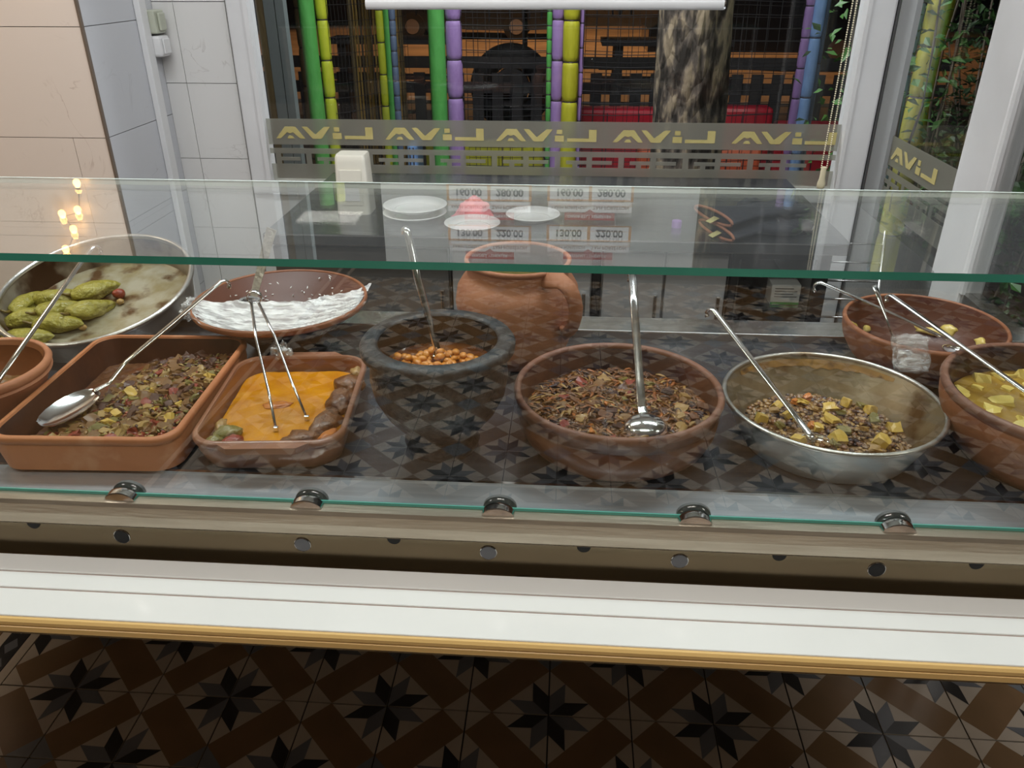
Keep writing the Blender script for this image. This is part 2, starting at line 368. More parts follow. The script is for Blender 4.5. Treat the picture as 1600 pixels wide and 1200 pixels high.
# pink pier facing the customers, its side with shade in the tile colour, the back wall left of the window
wl = MB().box(-4.2, XS-.008, YP+.008, 3.6, 0, CEIL).build('wall_left', M['grout']); tag(wl, 'marble tiled pier beside the window, pink front and side coloured grey-blue for shade', 'wall', kind='structure')
zr = [.06, .41, .76, 1.108, 1.455, 1.80, 2.15, 2.5, 2.85]
tile_grid(wl, [-4.2, -3.52, -2.91, -2.30, -1.69, XS], zr[:4], lambda a, b, c, d: MB().box(a, b, YP, YP+.009, c, d, c=0), M['pink_tile'])
tile_grid(wl, [-4.2, -3.6, -3.0, -2.24, XS], zr[3:], lambda a, b, c, d: MB().box(a, b, YP, YP+.009, c, d, c=0), M['pink_tile'])
tile_grid(wl, [YP+.012, 3.30], zr, lambda a, b, c, d: MB().box(XS-.009, XS, a, b, c, d), M['shade_tile'])
MB().box(XS-.003, XS+.004, YP-.004, YP+.010, 0, CEIL).build('corner_trim', M['brown_trim'], wl)
wb = MB().box(XS-.1, -1.285, YW+.008, YW+.2, 0, CEIL)
wb.box(-1.285, 1.14, YW+.008, YW+.2, 0, .80).box(-1.285, 1.14, YW+.008, YW+.2, 2.45, CEIL)
wb = wb.build('wall_back', M['grout']); tag(wb, 'white marble tiled wall around the big window', 'wall', kind='structure')
zb = [.08, .365, .651, .937, 1.224, 1.51, 1.797, 2.08, 2.37, 2.66]
tile_grid(wb, [XS, -1.487, -1.288], zb, lambda a, b, c, d: MB().box(a, b, YW, YW+.009, c, d), M['white_tile'])
tile_grid(wb, [-1.285, -.8, -.3, .2, .7, 1.12], [.08, .365, .651, .80], lambda a, b, c, d: MB().box(a, b, YW, YW+.009, c, d), M['white_tile'])

# big window
def frame_bar(x0, x1, y0, y1, z0, z1): return MB().box(x0, x1, y0, y1, z0, z1, c=.006)
w1 = MB().box(-1.28, -1.20, YW-.02, YW+.07, .80, 2.45, c=.008).box(1.03, 1.125, YW-.05, YW+.07, .0, 2.45, c=.008).box(-1.2, 1.03, YW-.02, YW+.07, 2.38, 2.45).box(-1.2, 1.03, YW-.02, YW+.07, .80, .845)
w1 = w1.build('window_1', M['pvc']); tag(w1, 'big white framed window onto the night playground', 'window', kind='structure')
MB().box(-1.212, -1.194, YW-.03, YW-.02, .84, 2.4).box(1.022, 1.036, YW-.06, YW-.05, .84, 2.4).build('glazing_bead', M['pvc'], w1)
MB().box(1.127, 1.135, YW-.05, YW+.07, 0, 2.45).build('gasket', M['pvc_grey'], w1)
MB().box(-1.2, 1.03, YW+.018, YW+.024, .845, 2.38).build('pane', M['win_glass'], w1)
def film(mb, a0, a1, put_):
    """frosted band with clear stripe and key pattern; a runs along the glass"""
    put_(mb, a0, a1, .993, 1.092); put_(mb, a0, a1, .958, .979); put_(mb, a0, a1, .848, .917)
    a = a0+.02; k = 0
    while a < a1-.16:
        put_(mb, a, a+.022, .917, .958)
        if k % 2 == 0: put_(mb, a+.022, a+.10, .930, .944)
        else: put_(mb, a+.045, a+.125, .930, .944); put_(mb, a+.07, a+.09, .917, .930)
        a += .125; k += 1
fm = MB(); film(fm, -1.198, 1.028, lambda mb, a, b, c, d: mb.box(a, b, YW+.0145, YW+.017, c, d))
fo = fm.build('frosted_film', M['frost'], w1); fo['label'] = 'grey frosted band with clear key pattern'
def word(mb, pt, s=1):
    """LiVA seen from behind: A V i L from left to right, height 1 -> .046"""
    H = .046
    def P(poly): mb.add([pt(x, z*H) for x, z in poly]+[pt(x, z*H, 1) for x, z in poly],
                        [tuple(range(len(poly)))]+[tuple(range(2*len(poly)-1, len(poly)-1, -1))]+[(i, (i+1) % len(poly), len(poly)+(i+1) % len(poly), len(poly)+i) for i in range(len(poly))])
    P([(0, 0), (.018, 0), (.047, .52), (.062, 1), (.040, 1)])            # A left limb
    P([(.062, 1), (.047, .52), (.058, .42), (.070, .52), (.098, 0), (.118, 0), (.082, 1)])
    P([(.044, 0), (.074, 0), (.066, .24), (.052, .24)])                  # A foot block
    P([(.108, 1), (.130, 1), (.160, .35), (.166, 0), (.148, 0)])         # V
    P([(.166, 0), (.160, .35), (.198, 1), (.222, 1), (.184, 0)])
    P([(.230, 0), (.266, 0), (.266, .5), (.230, .5)])                    # i
    P([(.237, .62), (.259, .62), (.259, .98), (.237, .98)])
    P([(.278, 0), (.392, 0), (.392, .28), (.278, .28)])                  # L
    P([(.362, .28), (.392, .28), (.392, 1), (.362, 1)])
for k, u in enumerate((-1.165, -.725, -.285, .17, .625)):
    mb = MB(); word(mb, lambda x, z, t=0: (u+x, YW+.0125+(0 if t == 0 else .001), 1.017+z)); 
    lo = mb.build('lettering', M['gold_film'], w1); lo['label'] = 'gold LiVA letters seen mirrored from inside'

# glazed right side: posts, panes, low wall
w2 = MB().box(XR, XR+.07, 2.22, 2.40, .0, 2.45, c=.008).box(XR, XR+.07, 1.80, 1.86, 0, 2.45).box(XR, XR+.07, 1.8, 3.15, 2.38, 2.45)
w2 = w2.build('window_2', M['pvc']); tag(w2, 'white framed side window looking onto climbing plants', 'window', kind='structure')
MB().box(XR+.002, XR+.012, 2.395, 2.415, .8, 2.38).box(XR+.002, XR+.012, 2.205, 2.222, .8, 2.38).build('glazing_bead', M['pvc'], w2)
MB().box(XR+.03, XR+.036, 2.40, 3.15, .8, 2.38).build('pane', M['win_glass'], w2)
MB().box(XR+.03, XR+.036, 1.86, 2.22, .8, 2.38).build('pane', M['win_glass'], w2)
fm = MB(); film(fm, 2.42, 3.14, lambda mb, a, b, c, d: mb.box(XR+.0255, XR+.028, a, b, c, d)); fm.build('frosted_film', M['frost'], w2)
mb = MB(); word(mb, lambda x, z, t=0: (XR+.0235+(0 if t == 0 else .001), 2.98-x, 1.017+z)); mb.build('lettering', M['gold_film'], w2)
MB().box(XR+.012, XR+.03, 3.0, 3.14, .8, 2.38).build('reflection_strip', pm('grey_reflection', (.30, .31, .31), .4), w2)  # grey strip painted in for a reflection in the side pane
o = MB().box(XR+.01, XR+.06, 1.8, 3.15, 0, .80).build('wall_right', M['steel']); tag(o, 'low steel clad wall below the side window', 'wall', kind='structure')
MB().box(XR+.04, 1.4, 1.72, 1.80, 0, CEIL).box(XR, XR+.1, 1.8, 3.5, 2.45, CEIL).build('wall_right_upper', M['room_wall'])
tag(bpy.data.objects['wall_right_upper'], 'painted wall over and beside the side window', 'wall', kind='structure')

# ceiling lamps' housings
for x, y, a, b, p, c, w_ in LAMPS:
    t = empty('ceiling_lamp', (x, y, CEIL), 'flat white ceiling lamp '+w_, 'lamp', 'ceiling lamps')
    MB().box(x-a/2-.03, x+a/2+.03, y-b/2-.03, y+b/2+.03, CEIL-.06, CEIL).build('housing', M['pvc'], t)
    for s_ in (-1, 1):
        MB().box(x+s_*(a/2+.015)-.015, x+s_*(a/2+.015)+.015, y-b/2-.03, y+b/2+.03, CEIL-.085, CEIL-.06).build('lamp_rim', M['pvc'], t)

for k, (x, y) in enumerate(SPOTS):
    t = empty('fill_spot_fitting', (x, y, CEIL), 'added unseen round ceiling downlight over the customers floor', 'fill_spot', 'added fill spots')
    mb = MB(); mb.tube([(x+.075*cos(2*pi*i/24), y+.075*sin(2*pi*i/24), CEIL-.004) for i in range(25)], .012, .006, n=8, cap=False); mb.build('trim_ring', M['polished'], t, smooth=True)
    mb = MB(); mb.lathe([(0, CEIL-.001), (.065, CEIL-.001), (.065, CEIL-.004), (0, CEIL-.004)], x, y, 20); mb.build('reflector', M['pvc'], t)

# ------------------------------------------------------------------ display case
CX0, CX1, FZ = -1.75, 1.08, .90
case = empty('display_case', (0, 1.3, 0), 'long glass fronted steel food display case holding the dishes', 'display case')
MB().box(CX0, CX1, 1.046, 1.62, FZ-.03, FZ).build('case_floor', M['floor_steel'], case)
MB().box(CX0, CX1, .945, 1.044, FZ-.03, FZ-.001).build('front_strip', M['strip_steel'], case)
MB().box(CX0, CX1, 1.044, 1.050, FZ-.001, FZ+.0022).build('strip_lip', M['polished'], case)
MB().box(CX0, CX1, 1.62, 1.70, FZ-.04, FZ+.018, c=.003).build('rear_ledge', M['steel'], case)
TILT = RAD(1.25)
fp = MB(); z0, z1, y0, th = .915, 1.295, .939, .008
dy = (z1-z0)*math.tan(TILT)
fp.add([(CX0, y0, z0), (CX1, y0, z0), (CX1, y0+th, z0), (CX0, y0+th, z0), (CX0, y0+dy, z1), (CX1, y0+dy, z1), (CX1, y0+dy+th, z1), (CX0, y0+dy+th, z1)],
       [(0, 1, 5, 4)], 0)
fp.add([(CX1, y0+th, z0), (CX0, y0+th, z0), (CX0, y0+dy+th, z1), (CX1, y0+dy+th, z1)], [(0, 1, 2, 3)], 2)
fp.add([(CX0, y0+dy, z1), (CX1, y0+dy, z1), (CX1, y0+dy+th, z1), (CX0, y0+dy+th, z1), (CX0, y0, z0), (CX1, y0, z0), (CX1, y0+th, z0), (CX0, y0+th, z0), (CX0, y0, z0+.016), (CX1, y0, z0+.016)],
       [(0, 1, 2, 3), (4, 7, 6, 5)], 1)
fp.build('front_pane', [M['glass'], M['glass_edge'], M['glass_back']], case)
tp = MB(); ya, yb, za, zc = .930, 1.328, 1.296, 1.306
tp.add([(CX0, ya, za), (CX1, ya, za), (CX1, yb, za), (CX0, yb, za), (CX0, ya, zc), (CX1, ya, zc), (CX1, yb, zc), (CX0, yb, zc)],
       [(4, 5, 6, 7)], 0)
tp.add([(CX0, ya, za), (CX1, ya, za), (CX1, yb, za), (CX0, yb, za)], [(0, 3, 2, 1)], 2)
tp.add([(CX0, ya, za), (CX1, ya, za), (CX1, yb, za), (CX0, yb, za), (CX0, ya, zc), (CX1, ya, zc), (CX1, yb, zc), (CX0, yb, zc)],
       [(0, 1, 5, 4), (1, 2, 6, 5), (3, 0, 4, 7)], 1)
tp.add([(CX0, yb-.002, za), (CX1, yb-.002, za), (CX1, yb, zc), (CX0, yb, zc), (CX1, yb-.004, zc), (CX0, yb-.004, zc)], [(0, 1, 2, 3), (3, 2, 4, 5)], 3)
tp.build('top_pane', [M['glass_top'], M['glass_edge'], M['glass_back'], M['edge_pale']], case)
# front rail, rounded profile
prof = [(.948, .885), (.918, .885), (.9145, .890), (.9135, .908), (.9145, .924), (.918, .9295), (.938, .930), (.938, .922), (.948, .922)]
rl = MB(); rl.loft([[(CX0, y, z) for y, z in prof], [(CX1, y, z) for y, z in prof]]); rl.build('front_rail', M['rail_steel'], case)
MB().box(CX0, CX1, .9368, .9388, .9300, .9345).build('glass_edge_seal', M['seal'], case)
for k in range(6):
    cx = -.925+.28*k
    if cx > CX1: continue
    mb = MB()
    ring = lambda y, r: [(cx+r*cos(a), y, .926+r*.78*sin(a)) for a in [pi*i/14 for i in range(15)]]
    mb.loft([ring(.9215, .0215), ring(.9222, .0238), ring(.930, .0245), ring(.935, .0245), ring(.938, .022)])
    cl = mb.build('glass_clamp', M['polished'], case, smooth=True, sharp=35)
    mb = MB(); ring2 = lambda y, r: [(cx+.001+r*cos(a), y, .926+r*.8*sin(a)) for a in [pi*i/14 for i in range(15)]]
    mb.loft([ring2(.9485, .0245), ring2(.954, .0245)]); mb.build('rubber_pad', M['pvc_grey'], cl)
# recessed panel with its holes and plugs
pan = MB().box(CX0, CX1, .928, .940, .645, .888).build('lower_panel', M['brown_steel'], case)
for k in range(6):
    cx = -.94+.28*k
    mt = M['black'] if k in (0, 1, 5) else M['plug']
    disc = [(cx+.0115*cos(2*pi*i/20), .859+.0115*sin(2*pi*i/20)) for i in range(20)]
    mb = MB(); mb.loft([[(x, .9265, z) for x, z in disc], [(x, .932, z) for x, z in disc]])
    mb.build('vent_hole' if mt is M['black'] else 'hole_plug', mt, pan)
    mb = MB(); mb.tube([(cx+.0122*cos(2*pi*i/20), .9275, .859+.0122*sin(2*pi*i/20)) for i in range(21)], .0009, n=6); mb.build('hole_rim', M['polished'], pan)
for cx in (-.795, -.24, .04, .32, .594):
    disc = [(cx+.010*cos(2*pi*i/16), .878+.010*sin(2*pi*i/16)) for i in range(16)]
    mb = MB(); mb.loft([[(x, .9265, z) for x, z in disc], [(x, .932, z) for x, z in disc]]); mb.build('vent_hole', M['black'], pan)
for x in (-1.6, 1.0):
    for y in (1.0, 1.6): MB().box(x-.02, x+.02, y-.02, y+.02, 0, FZ-.03).build('leg', M['steel'], case)
MB().box(CX0, CX1, .94, 1.70, .645, .657).build('underside_shelf', M['steel'], case)
MB().box(CX0, CX1, 1.66, 1.70, .0, FZ-.04).build('bounce_blocker', M['steel'], case)  # unseen panel added to cut bounced light under the case
for x in (CX0+.03, CX1-.03):
    for y in (.967, 1.312): MB().box(x-.012, x+.012, y-.012, y+.012, FZ, 1.296).build('pane_post', M['polished'], case)

# white tray ledge in three boards, tan edge
lg = MB().box(CX0, CX1, .788, .912, .802, .8275).build('tray_ledge', M['groove'], case); lg['label'] = 'white laminate tray ledge with two brown grooves and tan edge'
for a, b in ((.786, .8385), (.8415, .8735), (.8765, .9125)):
    MB().box(CX0, CX1, a, b, .806, .830, c=.0016).build('board', M['white_board'], lg)
pr = [(.782, .8275), (.779, .824), (.779, .8185), (.7805, .8175), (.7805, .8155), (.779, .8145), (.779, .806), (.783, .802), (.79, .802), (.786, .8275)]
mb = MB(); mb.loft([[(CX0, y, z) for y, z in pr], [(CX1, y, z) for y, z in pr]]); mb.build('edge_strip', M['tan_edge'], lg)
for x in (-1.45, -.05, .98): MB().box(x-.01, x+.01, .865, .927, .77, .802).build('bracket', M['steel'], lg)

# ------------------------------------------------------------------ behind the case: worktop, cabinets, cooler
M['work_steel'] = pm('scratched_worktop_steel', (.36, .37, .38), .24, .95, col2=(.26, .27, .28), scale=5, stretch=(1, 9, 9), bump=.04, bscale=60)
M['cab_grey'] = pm('grey_cabinet', (.36, .36, .36), .42, .2, col2=(.30, .30, .30), scale=3)
M['cab_dark'] = pm('dark_cabinet', (.13, .125, .12), .4, .2, col2=(.10, .095, .09), scale=5, bump=.05, bscale=14)
M['dark_in'] = pm('dark_inside', (.02, .017, .014), .5)
WX0, WX1, WY0, WY1, WZ = -.93, .84, 2.33, 3.15, .90
o = MB().box(WX0, WX1, WY0, WY1, WZ-.035, WZ, c=.004).build('worktop', M['work_steel'], org=(0, 2.7, WZ)); tag(o, 'scratched steel worktop under the big window', 'worktop')
units = [(-.92, -.36, M['cab_dark'], 'dark grey base cabinet under the worktop, behind the black stone pot'),
         (-.355, .085, M['cab_grey'], 'grey base cabinet with door seam behind the brown stew pot'),
         (.115, .50, M['cab_grey'], 'grey base cabinet next to the glass door cooler')]
for x0, x1, mt, lab in units:
    t = empty('base_cabinet', ((x0+x1)/2, 2.7, 0), lab, 'cabinet', 'base cabinets under the worktop')
    MB().box(x0, x1, WY0+.06, WY1, .08, WZ-.036).build('body', mt, t)
    n = 1 if x1-x0 > .5 else 2
    for k in range(n):
        a = x0+(x1-x0)*k/n; b = x0+(x1-x0)*(k+1)/n
        d = MB().box(a+.004, b-.004, WY0+.035, WY0+.058, .10, WZ-.05, c=.003).build('door', mt, t)
        MB().box(b-.03, b-.018, WY0+.02, WY0+.035, .55, .72, c=.003).build('handle', M['polished'], d)
    for px in (x0+.04, x1-.04): MB().box(px-.02, px+.02, 2.5, 2.54, 0, .08).build('foot', M['black'], t)
o = MB().box(.088, .112, WY0+.05, WY1, .0, WZ-.036).build('gap_shade_strip', M['black'], org=(.1, 2.5, 0)); tag(o, 'black strip standing in for the dark gap between the two grey cabinets', 'strip')  # black strip put in for the shade of an open gap
t = empty('cooler', (.64, 2.7, 0), 'glass door cooler with dark inside under the worktop', 'cooler')
MB().box(.505, .52, WY0+.06, WY1, .05, WZ-.036).build('side_panel', M['cab_dark'], t)
MB().box(.765, .80, WY0+.06, WY1, .05, WZ-.036).build('side_panel', M['cab_grey'], t)
MB().box(.52, .765, WY1-.02, WY1, .05, WZ-.036).build('back_panel', M['dark_in'], t)
MB().box(.52, .765, WY0+.06, WY1-.02, .05, .10).build('bottom_panel', M['dark_in'], t)
MB().box(.52, .765, WY0+.08, WY1-.03, .655, .667).build('shelf', M['steel'], t)
d = MB().box(.508, .528, WY0+.035, WY0+.06, .10, WZ-.045).box(.76, .80, WY0+.035, WY0+.06, .10, WZ-.045).box(.528, .76, WY0+.035, WY0+.06, .10, .15).box(.528, .76, WY0+.035, WY0+.06, .84, WZ-.045)
d = d.build('door_frame', M['black'], t)
MB().box(.529, .532, WY0+.030, WY0+.035, .15, .84).build('door_bead', M['polished'], d)
MB().box(.528, .76, WY0+.045, WY0+.049, .15, .84).build('pane', M['win_glass'], d)
M['paper'] = pm('white_card', (.85, .85, .83), .6); M['green_card'] = pm('green_print', (.1, .42, .12), .5); M['ink'] = pm('grey_ink', (.25, .25, .25), .7)
t = empty('product_box', (.70, 2.47, .667), 'small white box with green lower edge inside the cooler', 'box')
MB().box(.655, .745, 2.43, 2.50, .667, .735, c=.002).build('carton', M['paper'], t)
MB().box(.656, .744, 2.4285, 2.4295, .669, .677).build('green_band', M['green_card'], t)
for k in range(4): MB().box(.665, .735-(k % 2)*.012, 2.4285, 2.4295, .694+k*.009, .697+k*.009).build('print_line', M['ink'], t)
# wire rack leaning beside the cooler
t = empty('wire_rack', (.93, 2.45, 0), 'steel wire rack leaning between the cooler and the side window', 'rack')
for sx in (.85, 1.04):
    mb = MB(); mb.tube([(sx, 2.42, 0.003), (sx, 2.62, .86)], .006, n=8); mb.build('rack_side', M['steel'], t, smooth=True)
for k in range(14):
    f = .05+.9*k/13; mb = MB(); mb.tube([(.85, 2.42+.2*f, .86*f), (1.04, 2.42+.2*f, .86*f)], .0035, n=6); mb.build('bar', M['steel'], t, smooth=True)

# cable duct and boxes at the tiled pier
t = empty('cable_duct', (XS+.012, 3.08, 0), 'white vertical cable duct on the pale side of the pier', 'cable duct')
MB().box(XS+.001, XS+.024, 3.06, 3.11, .0, CEIL-.01, c=.003).build('duct', M['pvc'], t)
M['switch'] = pm('aged_switch_plastic', (.50, .52, .42), .4)
t = empty('wall_switch', (XS+.04, 3.14, 1.45), 'aged greenish double switch box beside the cable duct', 'switch')
MB().box(XS+.001, XS+.045, 3.112, 3.19, 1.405, 1.485, c=.005).build('box', M['switch'], t)
MB().box(XS+.046, XS+.056, 3.13, 3.178, 1.415, 1.475, c=.004).build('rocker', M['switch'], t)
t = empty('junction_box', (XS+.04, 3.14, 1.35), 'white rounded box below the greenish switch', 'switch')
MB().box(XS+.001, XS+.05, 3.112, 3.19, 1.325, 1.398, c=.009).build('box', M['pvc'], t)
MB().box(XS+.051, XS+.057, 3.125, 3.177, 1.335, 1.388, c=.003).build('cover', M['pvc'], t)

# roller blind with bead chain
t = empty('roller_blind', (-.1, 3.12, 2.4), 'grey roller blind over the big window, white bottom bar', 'blind')
M['blind'] = pm('blind_fabric', (.60, .62, .60), .8, col2=(.56, .58, .56), scale=60)
MB().box(-.735, .51, 3.115, 3.118, 1.515, 2.36).build('fabric', M['blind'], t)
bar = MB(); bar.tube([(-.737, 3.116, 1.507), (.523, 3.116, 1.507)], .015, .019, n=14); bar = bar.build('bottom_bar', M['pvc'], t, smooth=True, sharp=40)
mb = MB(); mb.tube([(.523, 3.116, 1.507), (.528, 3.116, 1.507)], .014, .018, n=14); mb.build('end_cap', M['polished'], bar)
mb = MB(); mb.tube([(-.76, 3.116, 2.36), (.6, 3.116, 2.36)], .03, n=16); mb.build('roller', M['pvc'], t, smooth=True, sharp=40)
mb = MB(); mb.tube([(.6, 3.116, 2.36), (1.0, 3.08, 2.36)], .006, n=8); mb.build('drive_rod', M['pvc'], t)
t = empty('blind_chain', (.99, 3.10, .9), 'cream beaded pull chain with plastic weight at the window', 'chain')
M['cream'] = pm('cream_plastic', (.78, .70, .48), .4)
for xa, xb in ((.946, .966), (.966, .971)):
    mb = MB()
    for k in range(190):
        z = .955+k*.0075; f = (z-.955)/1.42; x = xa+(xb-xa)*f
        r = .0036; mb.add([(x+r, 3.1, z), (x-r, 3.1, z), (x, 3.1+r, z), (x, 3.1-r, z), (x, 3.1, z+r), (x, 3.1, z-r)], [(0, 2, 4), (2, 1, 4), (1, 3, 4), (3, 0, 4), (2, 0, 5), (1, 2, 5), (3, 1, 5), (0, 3, 5)])
    ob = mb.build('bead_strand', M['cream'], t); tag(ob, kind='stuff')
mb = MB(); mb.lathe([(.0, .872), (.010, .874), (.0155, .884), (.0155, .897), (.011, .915), (.010, .955), (.008, .959), (0, .96)], .956, 3.10, 16, sy=.6); mb.build('weight', M['cream'], t, smooth=True)

# menu signs hanging before the blind (they show mirrored in the top pane)
M['sign_white'] = pm('sign_white', (.82, .82, .80), .5); M['sign_orange'] = pm('sign_orange', (.62, .33, .13), .5)
M['sign_red'] = pm('sign_red', (.42, .06, .05), .5); M['sign_ink'] = pm('sign_ink', (.06, .06, .07), .6); M['sign_brown'] = pm('sign_brown', (.25, .12, .08), .6)
def text(body, x, z, size, mat, parent, y, bold=0.0, name='lettering'):
    c = bpy.data.curves.new('txt', 'FONT'); c.body = body; c.size = size; c.align_x = 'CENTER'; c.align_y = 'CENTER'; c.extrude = .0004; c.offset = bold
    ob = bpy.data.objects.new('txt', c); COL.objects.link(ob)
    dg = bpy.context.evaluated_depsgraph_get(); me = bpy.data.meshes.new_from_object(ob.evaluated_get(dg))
    bpy.data.objects.remove(ob); me.materials.clear(); me.materials.append(mat)
    return put(name, me, (x, y, z), (pi/2, 0, 0), parent=parent)
def sign(xc, z0, title, p1, p2, lab):
    w = .315; y = 3.0
    t = empty('menu_sign', (xc, y, z0), lab, 'sign', 'hanging price signs')
    MB().box(xc-w/2-.004, xc+w/2+.004, y, y+.006, z0, z0+.062).build('price_board', M['sign_orange'], t)
    for sx, p in ((-1, p1), (1, p2)):
        MB().box(xc+sx*w/4-w/4+.006, xc+sx*w/4+w/4-.006, y-.002, y-.0002, z0+.004, z0+.055).build('price_plate', M['sign_white'], t)
        text(p, xc+sx*w/4, z0+.028, .038, M['sign_ink'], t, y-.0035, .0012)
        text('YARIM PORSİYON' if sx < 0 else 'TAM PORSİYON', xc+sx*w/4, z0+.085, .0165 if sx < 0 else .0185, M['sign_brown'], t, y-.0035)
    MB().box(xc-w/2, xc+w/2, y-.002, y+.004, z0+.064, z0+.104, c=.001).build('portion_board', M['sign_white'], t)
    MB().box(xc-.095, xc+.095, y-.002, y+.004, z0+.106, z0+.134).build('title_board', M['sign_red'], t)
    mb = MB(); mb.add([(xc-.02, y-.003, z0+.106), (xc+.02, y-.003, z0+.106), (xc, y-.003, z0+.092), (xc-.02, y-.0021, z0+.106), (xc+.02, y-.0021, z0+.106), (xc, y-.0021, z0+.092)], [(0, 1, 2), (5, 4, 3), (0, 1, 4, 3), (1, 2, 5, 4), (2, 0, 3, 5)])
    mb.build('title_tip', M['sign_red'], t)
    text(title, xc, z0+.119, .0165, M['paper'], t, y-.0035)
    for sx in (-.1, .1):
        mb = MB(); mb.tube([(xc+sx, y+.004, z0+.134), (xc+sx, y+.004, z0+.16)], .001, n=5); mb.build('hanger', M['steel'], t)
sign(-.295, 1.715, 'KUZU ETLİ YEMEKLER', '160.00', '280.00', 'price sign for lamb dishes, hanging below the vegetable sign')
sign(.087, 1.71, 'DANA ETLİ YEMEKLER', '160.00', '280.00', 'price sign for beef dishes, hanging below the minced meat sign')
sign(-.295, 1.872, 'SEBZELİ YEMEKLER', '130.00', '220.00', 'price sign for vegetable dishes, hanging above the lamb sign')
sign(.087, 1.866, 'KIYMALI YEMEKLER', '130.00', '220.00', 'price sign for minced meat dishes, hanging above the beef sign')

# things on the worktop
M['napkin_plastic'] = pm('cream_dispenser', (.80, .78, .68), .3)
t = empty('napkin_dispenser', (-.70, 2.60, WZ), 'cream plastic napkin dispenser on the steel worktop', 'napkin dispenser')
def slab(x0, x1, y0, y1, z0, z1, inset):
    mb = MB(); rings = []
    for f, k in ((0, 0), (.06, .0), (.88, .85), (.97, 1.05), (1, 1.45)):
        i = inset*k; p = rrect(x1-x0-2*i, y1-y0-2*i, .012, (x0+x1)/2, (y0+y1)/2)
        rings.append([(x, y, z0+(z1-z0)*f) for x, y in p])
    return mb.loft(rings)
b_ = slab(-.755, -.645, 2.555, 2.65, WZ, WZ+.19, .006).build('body', M['napkin_plastic'], t, smooth=True, sharp=40)
MB().box(-.735, -.665, 2.5545, 2.557, WZ+.03, WZ+.145, c=.001).build('front_slot_frame', M['napkin_plastic'], t)
MB().box(-.725, -.675, 2.5535, 2.5545, WZ+.045, WZ+.10).build('napkins', M['paper'], t)
M['china'] = pm('white_china', (.82, .82, .80), .15, coat=.5)
def plate(x, y, z, r, lab):
    t = empty('plate', (x, y, z), lab, 'plate', 'white plates on the worktop')
    mb = MB(); mb.lathe([(0, z+.003), (r*.55, z+.001), (r*.6, z), (r*.66, z+.002), (r*.97, z+.018), (r, z+.0195), (r*.985, z+.0215), (r*.68, z+.008), (r*.6, z+.005), (0, z+.0045)], x, y, 48)
    mb.build('dish', M['china'], t, smooth=True)
    mb = MB(); mb.tube([(x+r*.64*cos(a), y+r*.64*sin(a), z+.0068) for a in [2*pi*i/40 for i in range(41)]], .0014, n=5); mb.build('well_ring', M['china'], t, smooth=True)
plate(-.492, 2.535, WZ, .104, 'lower of two stacked white plates beside the napkin dispenser')
plate(-.490, 2.537, WZ+.0235, .104, 'upper of two stacked white plates beside the napkin dispenser')
plate(-.292, 2.425, WZ, .088, 'white plate in front of the pink cloth')
plate(-.108, 2.535, WZ, .088, 'single white plate behind the clay jar, beside the pink cloth')
M['pink'] = pm('pink_cloth', (.85, .25, .27), .8, col2=(.72, .15, .18), scale=30, bump=.3, bscale=60)
mb = MB(); bm = bmesh.new(); bmesh.ops.create_icosphere(bm, subdivisions=4, radius=1)
for v in bm.verts:
    k = 1+.35*nz(v.co.x*1.6, v.co.y*1.6, v.co.z*1.6+3)+.12*nz(v.co.x*4, v.co.y*4, v.co.z*4)
    v.co = Vector((v.co.x*.052*k*(1.15-.3*v.co.z), v.co.y*.04*k, max(-.01, v.co.z*.05*k)+.035))+Vector((-.305, 2.56, WZ-.025+.0))
zmin = min(v.co.z for v in bm.verts)
for v in bm.verts: v.co.z += WZ-zmin
mb.bm(bm); bm.free(); o = mb.build('cloth', M['pink'], org=(-.305, 2.56, WZ), smooth=True); tag(o, 'crumpled pink cloth between the white plates', 'cloth')
M['purple'] = pm('purple_plastic', (.30, .14, .45), .35)
mb = MB(); mb.lathe([(0, WZ), (.0145, WZ), (.0155, WZ+.003), (.0155, WZ+.018), (.014, WZ+.021), (0, WZ+.021)], .345, 2.48, 20); o = mb.build('bottle_cap', M['purple'], org=(.345, 2.48, WZ), smooth=True, sharp=40); tag(o, 'small purple plastic cap between plates and dark gloves', 'cap')

